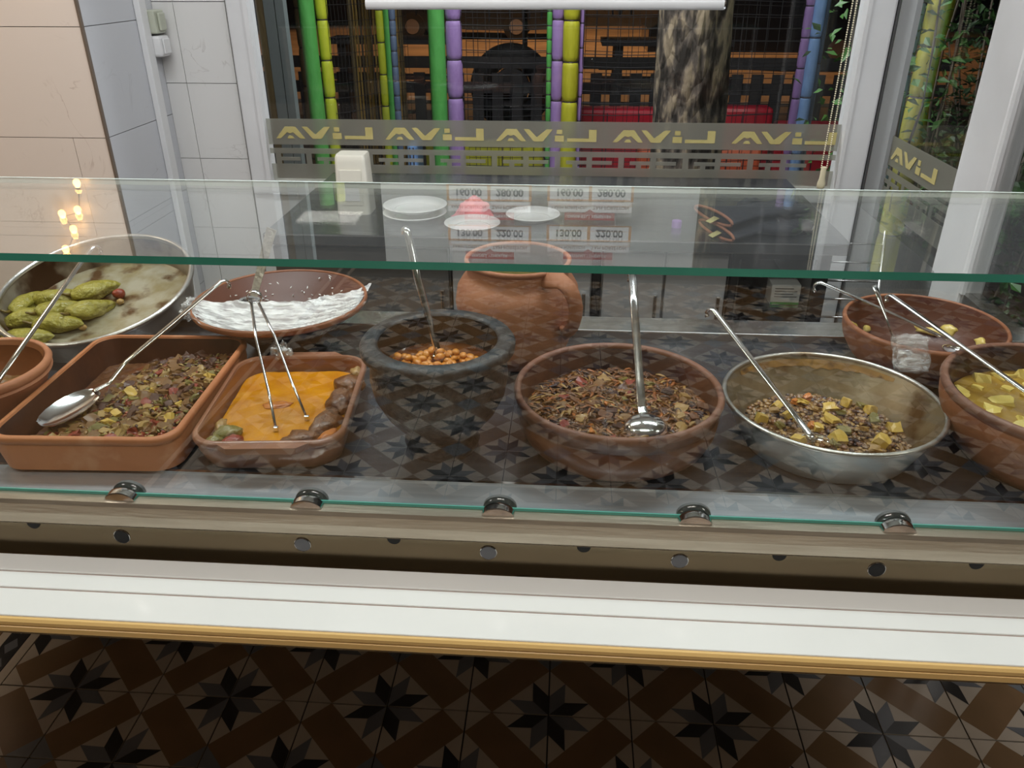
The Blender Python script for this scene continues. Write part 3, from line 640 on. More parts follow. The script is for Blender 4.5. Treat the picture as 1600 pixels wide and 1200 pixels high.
# pair of dark gloves, palms together
M['glove'] = pm('dark_glove', (.022, .024, .032), .75, col2=(.03, .033, .042), scale=60, bump=.2, bscale=120)
M['glove_hem'] = pm('orange_hem', (.38, .16, .09), .7); M['glove_tag'] = pm('yellow_tag', (.55, .50, .22), .6); M['clip'] = pm('pale_clip', (.55, .56, .53), .4)
def glove(x, y, z, ang, lab, sgn=1):
    t = empty('glove', (x, y, z), lab, 'glove', 'pair of work gloves'); c, s_ = cos(ang), sin(ang)
    w = lambda u, v, h: Vector((x+u*c-v*s_, y+u*s_+v*c, z+h))
    mb = MB()
    secs = [(0, .098, .016), (.02, .094, .017), (.07, .072, .016), (.115, .056, .016), (.15, .054, .018), (.20, .060, .018), (.235, .056, .016), (.252, .040, .012)]
    rings = []
    for u, hw, hh in secs:
        rings.append([w(u, hw*cos(2*pi*j/18), hh+hh*sin(2*pi*j/18)*(.95)) for j in range(18)])
    mb.loft(rings)
    for k, (v, L_, dv) in enumerate(((.040, .075, .012), (.014, .088, .003), (-.013, .082, -.004), (-.038, .062, -.010))):
        p = [w(.225, v, .016), w(.25+L_*.35, v+dv*.4, .018), w(.25+L_*.75, v+dv, .016), w(.25+L_, v+dv, .010)]
        mb.tube(p, [.0135, .013, .0115, .006], n=10)
    p = [w(.13, sgn*.045, .022), w(.17, sgn*.075, .022), w(.215, sgn*.088, .018), w(.235, sgn*.088, .014)]
    mb.tube(p, [.017, .016, .013, .006], n=10)
    mb.build('hand', M['glove'], t, smooth=True)
    mb = MB(); mb.tube([w(-.002, .099*cos(2*pi*j/24), .0175+.0165*sin(2*pi*j/24)) for j in range(25)], .0045, n=8); mb.build('hem', M['glove_hem'], t, smooth=True)
    mb = MB(); q = [w(-.03, -.03, .004), w(-.03, -.005, .004), w(.012, -.002, .02), w(.012, -.03, .02)]; mb.add(q+[v_+Vector((0, 0, .0015)) for v_ in q], [(0, 1, 2, 3), (7, 6, 5, 4), (0, 1, 5, 4), (1, 2, 6, 5), (2, 3, 7, 6), (3, 0, 4, 7)]); mb.build('size_tag', M['glove_tag'], t)
    p0 = w(.075, -.052, .016); MB().box(p0.x-.009, p0.x+.009, p0.y-.004, p0.y+.004, p0.z-.005, p0.z+.005, c=.0015).build('clip', M['clip'], t)
glove(.455, 2.40, WZ, RAD(22), 'lower dark work glove with orange hem, under its twin', -1)
glove(.445, 2.42, WZ+.038, RAD(25), 'upper dark work glove with orange hem, lying on its twin', 1)

# warm string lights on the pink pier
def bulb_mat():
    mt, nt, b = node_mat('warm_bulb'); b.inputs['Base Color'].default_value = (1, .75, .35, 1); b.inputs['Emission Color'].default_value = (1, .55, .16, 1); b.inputs['Emission Strength'].default_value = 9; return mt
M['bulb'] = bulb_mat()
BP = [(-1.694, 1.66), (-1.716, 1.755), (-1.777, 1.77), (-1.75, 1.825), (-1.799, 1.90)]
t = empty('string_lights', (BP[0][0], 2.67, BP[0][1]), 'string of small warm bulbs hanging on the pink wall', 'string lights')
mb = MB(); mb.tube([(x, 2.672, z) for x, z in BP], .002, n=6); mb.build('cord', M['brown_trim'], t)
for x, z in BP:
    mb = MB(); mb.lathe([(0, z-.026), (.009, z-.022), (.0125, z-.012), (.010, z-.002), (.006, z+.006)], x, 2.665, 14); bb = mb.build('bulb', M['bulb'], t, smooth=True)
    mb = MB(); mb.lathe([(.0065, z+.004), (.0065, z+.018), (.003, z+.020)], x, 2.665, 12); mb.build('socket', M['brown_trim'], bb)

# ------------------------------------------------------------------ dishes
def dish(name, lab, cat, cx, cy, z0, out, inn, m_out, m_in, rim=None, m_rim=None, wob=.012, seed=0, n=56, group=None):
    """out: outer profile from the foot up to the rim; inn: inner profile from the rim down; both (radius, height above z0)"""
    t = empty(name, (cx, cy, z0), lab, cat, group)
    def ring(r, z):
        return [(cx+r*(1+wob*nz(cos(2*pi*j/n)*1.2+seed, sin(2*pi*j/n)*1.2, z*5))*cos(2*pi*j/n), cy+r*(1+wob*nz(cos(2*pi*j/n)*1.2+seed, sin(2*pi*j/n)*1.2, z*5))*sin(2*pi*j/n), z0+z) for j in range(n)]
    mb = MB(); mb.loft([ring(r, z) for r, z in out], True, False, 0)
    mb.loft([ring(r, z) for r, z in inn], False, True, 1)
    mb.build('body', [m_out, m_in], t, smooth=True, sharp=50)
    if rim:
        mb = MB(); mb.loft([ring(r, z) for r, z in rim+[rim[0]]], False, False, 0); mb.build('rim', m_rim or m_out, t, smooth=True)
    return t
def surface(name, cx, cy, r, z, amp, sc, mat, lab, cat, rings=26, n=90, seed=0, fn=None, sharp=None):
    mb = MB(); vs = [(cx, cy, z)]
    for i in range(1, rings+1):
        for j in range(n):
            a = 2*pi*j/n; rr = r*i/rings; x, y = cx+rr*cos(a), cy+rr*sin(a)
            h = amp*(nz(x, y, seed, sc)+.5*nz(x, y, seed+4, sc*2.3)+.25*nz(x, y, seed+9, sc*5))
            if fn: h += fn((x-cx)/r, (y-cy)/r)
            vs.append((x, y, z+h))
    fs = [(0, 1+j, 1+(j+1) % n) for j in range(n)]
    for i in range(rings-1):
        for j in range(n):
            k = (j+1) % n; b = 1+i*n; c = b+n; fs.append((b+j, c+j, c+k, b+k))
    mb.add(vs, fs)
    o = mb.build(name, mat, org=(cx, cy, z), smooth=True); return tag(o, lab, cat)

# food materials
def food(name, c, c2, rough=.3, c3=None, sc=60, bump=.3, sss=0.): return pm('food_'+name, c, rough, col2=c2, scale=sc, bump=bump, bscale=sc*2.5, col3=c3, scale3=sc*.6, coat=.12, sss=sss)
FM = {
 'aub': food('aubergine_flesh', (.16, .07, .02), (.24, .125, .034), c3=(.07, .028, .011)),
 'skin': food('aubergine_skin', (.05, .02, .016), (.12, .05, .024)),
 'potato': food('yellow_potato', (.62, .42, .085), (.52, .32, .06), sc=40, bump=.12),
 'pale': food('pale_piece', (.42, .28, .09), (.32, .19, .06)),
 'tomato': food('tomato', (.28, .035, .013), (.18, .025, .01)),
 'carrot': food('carrot', (.55, .19, .035), (.45, .14, .03), bump=.1),
 'green': food('green_pepper', (.16, .14, .03), (.22, .17, .045)),
 'onion': food('cooked_onion', (.40, .24, .075), (.27, .145, .045)),
 'meat': food('meat', (.12, .042, .013), (.20, .08, .026), c3=(.045, .016, .007)),
 'crumb': food('mince', (.17, .085, .03), (.25, .14, .05), c3=(.06, .03, .014)),
 'strand': food('fried_strand', (.21, .085, .02), (.12, .042, .012)), 'carrot_d': food('stewed_carrot', (.34, .11, .022), (.24, .07, .016)),
 'dark': food('charred_bit', (.03, .013, .012), (.06, .024, .018)),
 'bean': food('bean', (.64, .25, .03), (.50, .165, .02), sc=30, bump=.05),
 'stew_a': food('aubergine_sauce', (.085, .033, .014), (.14, .058, .022), c3=(.17, .035, .014), sc=40),
 'stew_b': food('brown_stew', (.12, .05, .016), (.20, .09, .028), c3=(.035, .014, .012), sc=45, rough=.2),
 'stew_c': food('mince_sauce', (.16, .075, .022), (.23, .12, .04), sc=50),
 'soup': food('orange_soup', (.58, .24, .006), (.46, .165, .005), rough=.12, c3=(.52, .24, .04), sc=26, bump=.10),
 'broth': food('yellow_broth', (.36, .22, .035), (.27, .15, .025), rough=.1, sc=24, bump=.08),
 'dark_oil': food('dark_oil', (.10, .03, .006), (.17, .05, .008), rough=.08, sc=20, bump=.03),
 'pepper': food('stuffed_pepper', (.36, .31, .045), (.25, .22, .03), c3=(.48, .42, .14), sc=30, bump=.9),
 'mash': food('yellow_mash', (.72, .56, .16), (.62, .46, .1), sc=40, bump=.15),
}
def chunk(shape, seed):
    bm = bmesh.new(); bmesh.ops.create_cube(bm, size=2)
    bmesh.ops.subdivide_edges(bm, edges=bm.edges[:], cuts=1, use_grid_fill=True)
    sx, sy, sz = {'cube': (1, 1, 1), 'slab': (1.2, 1, .5), 'strip': (2.0, .5, .35), 'bit': (1, .8, .7)}[shape]
    for v in bm.verts:
        k = 1+(.18 if shape == 'cube' else .5)*nz(v.co.x*.9+seed, v.co.y*.9, v.co.z*.9+seed*2)
        r = v.co.length; e = .86 if r > 1.6 else 1.0
        v.co = Vector((v.co.x*sx, v.co.y*sy, v.co.z*sz+(.25*v.co.x**2 if shape == 'strip' else 0)))*(k*e)
    mb = MB(); mb.bm(bm); bm.free(); return mb
_cm = {}
def chunk_mesh(shape, seed, mat):
    k = (shape, seed, mat)
    if k not in _cm: _cm[k] = chunk(shape, seed*3.7+1).mesh(mat+'_piece', FM[mat], smooth=(shape == 'strip'))
    return _cm[k]
def scatter(name, lab, cat, group, kinds, spots, smin, smax, tilt=.5):
    """spots: list of (x, y, z)"""
    for (x, y, z) in spots:
        mat, shape = rnd.choice(kinds); s = rnd.uniform(smin, smax)
        o = put(name, chunk_mesh(shape, rnd.randrange(4), mat), (x, y, z), (rnd.uniform(-tilt, tilt), rnd.uniform(-tilt, tilt), rnd.uniform(0, 6.28)), (s, s, s))
        if '%s' in lab:
            w_ = {'onion': 'golden onion', 'aub': 'brown aubergine', 'skin': 'dark aubergine skin', 'dark': 'charred vegetable', 'carrot': 'orange carrot', 'tomato': 'red tomato', 'meat': 'brown meat', 'green': 'olive pepper'}[mat]
            tag(o, lab % w_, w_.split()[-1] if mat != 'skin' else 'aubergine', group % w_)
        else: tag(o, lab, cat, group)
def poisson(n, fn, dmin, tries=6000):
    out = []
    for _ in range(tries):
        if len(out) >= n: break
        p = fn()
        if p and all((p[0]-q[0])**2+(p[1]-q[1])**2 > dmin*dmin for q in out): out.append(p)
    return out
def disc_pt(cx, cy, r):
    def f():
        a = rnd.uniform(0, 6.2832); q = r*math.sqrt(rnd.random()); return (cx+q*cos(a), cy+q*sin(a))
    return f

# --- brown clay pot with stew
PX, PY, PR = .096, 1.194, .175
dish('clay_pot', 'round brown clay pot of dark stew between black stone pot and steel pan', 'pot', PX, PY, FZ,
     [(.118, 0), (.136, .004), (.156, .020), (.166, .042), (.1695, .062), (.1655, .070), (.1665, .074), (.171, .080), (.1735, .092)],
     [(.1635, .097), (.158, .085), (.156, .060), (.145, .030), (.11, .014)], M['terra_brown'], M['terra_in'],
     [(.1735, .092), (.1755, .098), (.1735, .104), (.1685, .106), (.164, .102), (.1635, .096)], M['burnt_rim'])
surface('stew', PX, PY, .155, FZ+.058, .0045, 38, FM['stew_b'], 'oily dark brown vegetable stew filling the round clay pot', 'stew', seed=2, fn=lambda u, v: .008*max(0, 1-u*u-v*v))
def strands(name, lab, cat, cx, cy, r, zf, n, mats, L0, L1, seed, keep=None):
    q = random.Random(seed); mb = MB(); k = 0
    while k < n:
        a, rr = q.uniform(0, 6.283), r*math.sqrt(q.random()); x, y = cx+rr*cos(a), cy+rr*sin(a); k += 1
        if keep and not keep(x, y): continue
        L_ = q.uniform(L0, L1); b = q.uniform(0, 6.283); d = Vector((cos(b), sin(b), 0)); s_ = Vector((-d.y, d.x, 0)); p = Vector((x, y, zf(x, y)+q.uniform(-.001, .003)))
        w_ = q.uniform(.0014, .0038); c = q.uniform(-.4, .4)
        mb.tube([p-d*L_, p-d*L_*.3+s_*L_*c*.5+Vector((0, 0, .0018)), p+d*L_*.4+s_*L_*c*.4+Vector((0, 0, .0022)), p+d*L_], [w_*.5, w_, w_, w_*.5], w_*.35, n=5, mi=q.randrange(len(mats)))
    o = mb.build(name, [FM[m_] for m_ in mats], org=(cx, cy, FZ), smooth=True); return tag(o, lab, cat, kind='stuff')
strands('shredded_onion', 'brown shredded onion and herbs matted over the stew in the clay pot', 'onion', PX, PY, .148, lambda x, y: FZ+.0605+.008*max(0, 1-((x-PX)/.155)**2-((y-PY)/.155)**2), 1500, ['strand', 'stew_b', 'strand', 'dark', 'stew_b', 'meat', 'onion', 'carrot_d'], .005, .014, 5)
pts = poisson(58, disc_pt(PX+.02, PY-.02, .130), .018)
scatter('vegetable_piece', 'cooked %s piece on the stew in the round brown clay pot', 'vegetable', '%s pieces in the brown clay pot',
        [('onion', 'strip'), ('onion', 'slab'), ('aub', 'slab'), ('skin', 'slab'), ('dark', 'slab'), ('carrot', 'strip'), ('tomato', 'slab'), ('meat', 'slab'), ('meat', 'bit'), ('green', 'slab')],
        [(x, y, FZ+.063+.006*max(0, 1-((x-PX)/.15)**2-((y-PY)/.15)**2)) for x, y in pts], .006, .0105, .4)

# --- steel pan with mince and potato
M['pan_inside'] = pm('browned_pan_inside', (.38, .32, .22), .38, .7, col2=(.28, .21, .12), scale=9, col3=(.13, .07, .025), scale3=12, lo3=.55, hi3=.7, bump=.06, bscale=60)
SX, SY, SR = .456, 1.219, .18
t = dish('steel_pan', 'shallow round steel pan of mince and potato between two clay pots', 'pan', SX, SY, FZ,
     [(.135, 0), (.140, .002), (.158, .040), (.1745, .076)], [(.1745, .0775), (.156, .040), (.138, .004), (.10, .002)], M['alu_out'], M['pan_inside'], wob=.006)
mb = MB(); mb.tube([(SX+.1765*cos(2*pi*i/72), SY+.1765*sin(2*pi*i/72), FZ+.079) for i in range(73)], .0042, n=8, cap=False); mb.build('rolled_rim', M['dull_alu'], t, smooth=True)
M['crust'] = pm('baked_crust', (.20, .10, .025), .5, col2=(.36, .2, .05), scale=25, col3=(.06, .03, .015), scale3=30)
mb = MB(); vs_ = []; nn = 40
for i in range(nn+1):
    a = RAD(35+i*105/nn); w_ = .006+.010*abs(nz(i*.3, 3))+.006*sin(pi*i/nn)
    for q in (0, 1):
        h = .072-q*w_; r = .139+(.1745-.139)*(h-.004)/.073-.0012
        vs_.append((SX+r*cos(a), SY+r*sin(a), FZ+h))
mb.add(vs_, [(2*i, 2*i+1, 2*i+3, 2*i+2) for i in range(nn)]); ob = mb.build('baked_crust', M['crust'], t, smooth=True)
sfood = lambda x, y: .022+.016*max(0, 1-((x-SX+.03)/.15)**2-((y-SY+.035)/.15)**2)
surface('mince_sauce', SX-.006, SY-.012, .126, FZ+.020, .003, 40, FM['stew_c'], 'brown mince sauce lying in the shallow steel pan', 'stew', fn=lambda u, v: .018*max(0, 1-(u*u+v*v)))
mb = MB(); ico = bmesh.new(); bmesh.ops.create_icosphere(ico, subdivisions=1, radius=1); ico.verts.index_update()
iv = [v.co.copy() for v in ico.verts]; iff = [[v.index for v in f.verts] for f in ico.faces]; ico.free()
f_ = disc_pt(SX-.010, SY-.020, .135)
for k in range(1500):
    x, y = f_()
    if math.hypot(x-SX, y-SY) > .139: continue
    mi_ = rnd.choice((0, 0, 0, 1, 2, 3)); q = math.hypot((x-SX+.008)/.133, (y-SY+.02)/.133); z = FZ+.022+.018*max(0, 1-q*q)+rnd.uniform(-.001, .004); s = rnd.uniform(.0022, .0055)
    mb.add([(x+v.x*s*(1+.4*rnd.random()), y+v.y*s*(1+.4*rnd.random()), z+v.z*s*.8) for v in iv], iff, mi_)
ob = mb.build('minced_meat', [FM['crumb'], FM['onion'], FM['dark'], FM['meat']], org=(SX, SY, FZ), smooth=False); tag(ob, 'loose brown minced meat heaped in the steel pan', 'minced meat', kind='stuff')
pts = [p for p in poisson(16, disc_pt(SX-.005, SY-.015, .125), .038) if math.hypot(p[0]-SX, p[1]-SY) < .122]
scatter('potato_cube', 'yellow potato cube among the mince in the steel pan', 'potato', 'potato cubes in the steel pan', [('potato', 'cube'), ('potato', 'slab'), ('potato', 'cube')],
        [(x, y, FZ+.032+.014*max(0, 1-((x-SX)/.13)**2-((y-SY)/.13)**2)) for x, y in pts], .0070, .0120, .6)
pts = poisson(16, disc_pt(SX-.01, SY-.01, .105), .03)
scatter('vegetable_bit', 'small %s bit among the mince in the steel pan', 'vegetable', '%s bits in the steel pan', [('carrot', 'bit'), ('green', 'slab'), ('onion', 'slab')],
        [(x, y, FZ+.034+.014*max(0, 1-((x-SX)/.13)**2-((y-SY)/.13)**2)) for x, y in pts], .006, .0085, .5)

# --- black stone pot with beans
BX, BY = -.200, 1.160
dish('stone_pot', 'black stone pot with a wide flat rim holding beans', 'pot', BX, BY, FZ,
     [(.052, 0), (.060, .002), (.064, .014), (.058, .024), (.056, .030), (.070, .044), (.092, .072), (.108, .105), (.113, .135), (.111, .158), (.1065, .168), (.108, .174), (.118, .178)],
     [(.096, .1965), (.0945, .188), (.0945, .168), (.092, .145), (.07, .125)], M['stone'], M['stone_in'],
     [(.118, .176), (.1245, .183), (.125, .193), (.121, .199), (.103, .2015), (.0965, .198), (.096, .19)], M['stone'], wob=.004)
mb = MB(); mb.tube([(BX+.114*cos(a), BY+.114*sin(a), FZ+.131) for a in [2*pi*i/60 for i in range(61)]], .0022, n=6, cap=False); 
surface('bean_oil', BX, BY, .0925, FZ+.150, .0006, 20, FM['dark_oil'], 'dark oily sauce around the beans in the black stone pot', 'sauce')
bmh = bmesh.new(); bmesh.ops.create_uvsphere(bmh, u_segments=12, v_segments=8, radius=1)
for v in bmh.verts: v.co = Vector((v.co.x*.0088, v.co.y*.0062-.0012*(v.co.x)**2, v.co.z*.0052))
mb = MB(); mb.bm(bmh); bmh.free(); bean_me = mb.mesh('bean', FM['bean'], smooth=True)
lay = []
def bean_pt():
    x, y = disc_pt(BX-.005, BY-.01, .080)(); return (x, y) if math.hypot(x-BX, y-BY) < .080 and y < BY+.045-.3*abs(x-BX) else None
for p in poisson(62, bean_pt, .0118): lay.append((p[0], p[1], FZ+.153))
for p in poisson(30, bean_pt, .0125): lay.append((p[0], p[1]-.004 if p[1] > BY-.05 else p[1], FZ+.161))
for x, y, z in lay: tag(put('bean', bean_me, (x, y, z), (rnd.uniform(-.4, .4), rnd.uniform(-.4, .4), rnd.uniform(0, 6.28))), 'glossy orange bean heaped in the black stone pot', 'bean', 'beans in the black stone pot')
for x, y in ((BX+.047, BY+.012), (BX+.049, BY-.003), (BX+.003, BY+.034), (BX+.013, BY+.036), (BX-.035, BY+.030)): tag(put('bean', bean_me, (x, y, FZ+.155), (0, 0, rnd.uniform(0, 6))), 'orange bean lying apart in the oil of the stone pot', 'bean', 'beans apart in the oil')

# --- terracotta jar with handle
JX, JY = -.094, 1.528
t = dish('clay_jar', 'tall pale terracotta jar with strap handle behind the stone pot', 'jar', JX, JY, FZ,
     [(.085, 0), (.094, .004), (.108, .040), (.121, .085), (.1265, .125), (.122, .155), (.112, .172), (.103, .180), (.102, .186), (.104, .205)],
     [(.098, .2085), (.094, .195), (.096, .170), (.112, .150), (.115, .12), (.10, .09)], M['terra_pale'], M['terra_in'],
     [(.104, .203), (.107, .207), (.1065, .212), (.102, .214), (.0985, .211), (.098, .206)], M['terra_pale'])
a0 = RAD(-56); dr = Vector((cos(a0), sin(a0), 0)); c0 = Vector((JX, JY, FZ))
sd_ = Vector((-dr.y, dr.x, 0))
pth = bez(c0+dr*.100+Vector((0, 0, .200)), c0+dr*.165+sd_*.02+Vector((0, 0, .218)), c0+dr*.158+sd_*.035+Vector((0, 0, .150)), 8)+bez(c0+dr*.158+sd_*.035+Vector((0, 0, .150)), c0+dr*.150+sd_*.04+Vector((0, 0, .095)), c0+dr*.116+sd_*.035+Vector((0, 0, .088)), 5)[1:]
mb = MB(); mb.tube(pth, [.020]*3+[.0165]*8+[.019]*3, .0075, n=12, up=dr+Vector((0, 0, .35))); mb.build('handle', M['terra_pale'], t, smooth=True)
surface('green_soup', JX, JY, .1105, FZ+.165, .002, 30, food('herb_soup', (.10, .085, .02), (.17, .13, .04), sc=30), 'murky green brown soup inside the terracotta jar', 'soup')

# --- small orange clay bowl beside the tray
LX, LY = -1.036, 1.195
dish('clay_bowl', 'small orange clay bowl with a grooved rim beside the aubergine tray', 'bowl', LX, LY, FZ,
     [(.07, 0), (.08, .004), (.100, .04), (.113, .070), (.118, .078), (.1225, .084), (.1195, .088), (.1225, .092)],
     [(.112, .103), (.108, .095), (.110, .092), (.102, .060), (.08, .02)], M['terra'], M['terra_orange_in'],
     [(.1225, .092), (.125, .098), (.1215, .105), (.1155, .106), (.112, .102)], M['terra'])
surface('meat_sauce', LX, LY, .092, FZ+.040, .004, 40, FM['stew_c'], 'brown meat sauce at the bottom of the small orange bowl', 'sauce')
scatter('meat_piece', '%s piece in the small orange clay bowl', 'meat', '%s pieces in the small bowl', [('meat', 'bit'), ('aub', 'slab')], [(x, y, FZ+.047) for x, y in poisson(14, disc_pt(LX+.03, LY, .06), .024)], .009, .013)

# --- large clay pot at the right with potato broth
QX, QY = .800, 1.165
dish('potato_pot', 'large brown clay pot of yellow potato broth beside the steel pan', 'pot', QX, QY, FZ,
     [(.105, 0), (.118, .004), (.150, .035), (.172, .070), (.181, .098), (.183, .112), (.1805, .117), (.184, .122)],
     [(.172, .132), (.166, .118), (.166, .085), (.150, .040), (.11, .014)], M['terra_mid'], M['terra_in'],
     [(.184, .122), (.1865, .128), (.184, .134), (.178, .136), (.172, .131)], M['burnt_rim'])
surface('potato_broth', QX, QY, .1655, FZ+.088, .0012, 22, FM['broth'], 'thin yellow broth in the large clay pot', 'broth')
scatter('potato_piece', 'pale yellow potato piece floating in the broth of the large clay pot', 'potato', 'potatoes in the broth', [('mash', 'cube'), ('mash', 'slab'), ('potato', 'slab')], [(x, y, FZ+.0855) for x, y in poisson(40, disc_pt(QX, QY, .148), .033)], .0085, .0155, .45)

# --- clay bowl at the back right, nearly empty
RX, RY = .716, 1.515
dish('smeared_bowl', 'wide terracotta bowl with yellow leftovers behind the potato broth pot', 'bowl', RX, RY, FZ,
     [(.085, 0), (.098, .003), (.128, .030), (.146, .060), (.151, .080), (.152, .092)],
     [(.144, .100), (.139, .085), (.134, .060), (.112, .028), (.08, .014)], M['terra_mid'], M['terra_dish'],
     [(.152, .092), (.1535, .097), (.151, .102), (.147, .103), (.144, .099)], M['terra_mid'])
def on_bowl(a, r): # height of the inner wall
    prof = [(.08, .014), (.112, .028), (.134, .060), (.139, .085)]
    for (r0, h0), (r1, h1) in zip(prof, prof[1:]):
        if r <= r1: return h0+(h1-h0)*max(0, (r-r0))/(r1-r0)
    return .085
for k, (a, r, sx, sy) in enumerate(((2.6, .128, .016, .010), (2.9, .120, .010, .008), (1.0, .118, .024, .006), (.75, .125, .012, .010), (.15, .128, .010, .006), (-.1, .126, .012, .005), (-.9, .085, .018, .010), (-1.2, .070, .02, .012), (-1.6, .08, .014, .01), (-2.2, .06, .012, .01), (2.2, .12, .008, .006))):
    mb = MB(); mb.loft([[(r_*(1+.45*nz(cos(a_)*1.5+k*2.1, sin(a_)*1.5))*cos(a_), r_*(1+.45*nz(cos(a_)*1.5+k*2.1, sin(a_)*1.5))*sin(a_), z_) for a_ in [2*pi*j_/18 for j_ in range(18)]] for r_, z_ in ((.6, -.0025), (1, 0), (.75, .003), (.3, .0042))])
    me = MB(); me.v = [(y*sy*1.5, x*sx*1.5, z*1.3) for x, y, z in mb.v]; me.f = mb.f; me.m = mb.m
    o = put('leftover', me.mesh('leftover', FM['mash'], smooth=True), (RX+r*cos(a), RY+r*sin(a), FZ+on_bowl(a, r)+.001), (0, -min(1.1, max(0, (r-.08)*22)), a)); tag(o, 'yellow leftover smear inside the wide terracotta bowl', 'leftover', 'leftovers in the terracotta bowl')

# --- flared dish under cling film
DX, DY = -.597, 1.545
t = dish('film_dish', 'flared brown clay dish half covered with crumpled cling film', 'dish', DX, DY, FZ,
     [(.060, 0), (.066, .003), (.085, .025), (.112, .050), (.135, .070), (.160, .084), (.179, .094)],
     [(.1755, .103), (.150, .088), (.128, .073), (.10, .05), (.05, .028)], M['terra_dish'], M['terra_dish'],
     [(.179, .094), (.182, .099), (.181, .105), (.177, .107), (.1745, .102)], M['terra_mid'])
M['wrap'] = wrap_mat('cling_film', .18); M['wrap_clear'] = wrap_mat('clear_film', .72)
fl = empty('cling_film', (DX, DY, FZ+.1), 'crumpled white cling film over the flared clay dish', 'cling film')
mb = MB(); nu, nv = 70, 26; vs_ = []
for i in range(nu+1):
    x = -.172+.344*i/nu; yf = -math.sqrt(max(0, .178**2-x*x)); yb = .008+.022*nz(x*18, 2)+.10*max(0, x/.178)**2-.03*max(0, -x/.178)
    for j in range(nv+1):
        f = j/nv; y = yf+(yb-yf)*f if yb > yf else yf
        z = .104-.028*(4*f*(1-f))**.7*max(0, 1-(x/.18)**2)-.012*f*max(0, 1-(x/.18)**2)+.0035*nz(x, y*5, 1, 40)*min(1, 5*f+.2)+.002*nz(x, y*3, 5, 110)
        vs_.append((DX+x, DY+y, FZ+z+.003))
mb.add(vs_, [(i*(nv+1)+j, (i+1)*(nv+1)+j, (i+1)*(nv+1)+j+1, i*(nv+1)+j+1) for i in range(nu) for j in range(nv)]); mb.build('film_sheet', M['wrap'], fl, smooth=True)
mb = MB(); vs_ = []; nu, nv = 90, 8
for i in range(nu+1):
    a = RAD(185+175*i/nu)
    for j in range(nv+1):
        f = j/nv; r = .1845-.05*f+.004*nz(a*9, f*3, 2); z = .107-.035*f-.012*f*f+.004*nz(a*7, f*4, 7)
        vs_.append((DX+r*cos(a), DY+r*sin(a), FZ+z))
mb.add(vs_, [(i*(nv+1)+j, (i+1)*(nv+1)+j, (i+1)*(nv+1)+j+1, i*(nv+1)+j+1) for i in range(nu) for j in range(nv)]); mb.build('film_skirt', M['wrap_clear'], fl, smooth=True)
def crumple(cx, cy, cz, s, sx=1, sy=1, sz=1, seed=0):
    bm = bmesh.new(); bmesh.ops.create_icosphere(bm, subdivisions=4, radius=1)
    for v in bm.verts:
        k = .72+.5*noise.noise(v.co*2.2+Vector((seed, 0, 0)))+.22*noise.noise(v.co*6+Vector((0, seed, 0)))
        v.co = Vector((cx+v.co.x*k*s*sx, cy+v.co.y*k*s*sy, cz+v.co.z*k*s*sz))
    mb = MB(); mb.bm(bm); bm.free(); return mb
crumple(DX-.186, DY-.03, FZ+.090, .030, .8, 1.3, .9, 3).build('film_bunch', M['wrap_clear'], fl, smooth=True)
crumple(DX+.055, DY-.178, FZ+.066, .024, 1, .7, 1.0, 8).build('film_bunch', M['wrap_clear'], fl, smooth=True)
mb = MB()
for k in range(46):
    a = rnd.uniform(.15, 3.0); r = rnd.uniform(.105, .165); h = .05+(r-.1)*.66 if r < .15 else .088+(r-.15)*.6
    p = Vector((DX+r*cos(a), DY+r*sin(a), FZ+h+.0045)); d = Vector((rnd.uniform(-1, 1), rnd.uniform(-1, 1), rnd.uniform(-.3, .8))).normalized()*.0038
    mb.tube([p-d, p, p+d], [.0006, .0014, .0006], n=6)
ob = mb.build('rice_grains', M['paper'], org=(DX, DY, FZ+.05)); tag(ob, 'white rice grains stuck inside the flared clay dish', 'rice', kind='stuff')

# --- rectangular trays
def tray(name, lab, cx, cy, w, d, h, rot, m_out, m_in, m_rim, tabs=False, r=.045, taper=.02, rimw=.010):
    t = empty(name, (cx, cy, FZ), lab, 'tray')
    R = lambda ww, dd, rr, z: [(x, y, FZ+z) for x, y in rrect(ww, dd, rr, cx, cy, rot, 8)]
    mb = MB()
    mb.loft([R(w-2*taper-.02, d-2*taper-.02, r, 0), R(w-2*taper, d-2*taper, r, .006), R(w-taper*.7, d-taper*.7, r, h*.55), R(w-.006, d-.006, r, h-.014)], True, False, 0)
    mb.loft([R(w-2*rimw, d-2*rimw, r*.9, h-.004), R(w-2*rimw-.006, d-2*rimw-.006, r*.9, h*.6), R(w-2*rimw-2*taper, d-2*rimw-2*taper, r*.8, .012)], False, True, 1)
    mb.build('body', [m_out, m_in], t, smooth=True, sharp=45)
    mb = MB(); mb.loft([R(w-.006, d-.006, r, h-.014), R(w, d, r, h-.010), R(w, d, r, h-.003), R(w-.005, d-.005, r, h), R(w-2*rimw+.003, d-2*rimw+.003, r*.9, h), R(w-2*rimw, d-2*rimw, r*.9, h-.004)], False, False); mb.build('rim', m_rim, t, smooth=True, sharp=60)
    if tabs:
        c, s_ = cos(rot), sin(rot)
        for sg in (1, -1):
            y0, y1 = sg*(d/2-.003), sg*(d/2+.014)
            pl = [(-.075, y0), (.075, y0), (.055, y1), (-.055, y1)]
            if sg < 0: pl = pl[::-1]
            mb = MB(); mb.prism([(cx+x*c-y*s_, cy+x*s_+y*c) for x, y in pl], FZ+h-.012, FZ+h-.001); mb.build('tab_handle', m_rim, t)
    return t
M['terra_tray'] = pm('orange_tray_clay', (.50, .19, .075), .55, col2=(.44, .155, .06), scale=7, col3=(.56, .26, .13), scale3=18, bump=.05, bscale=120)
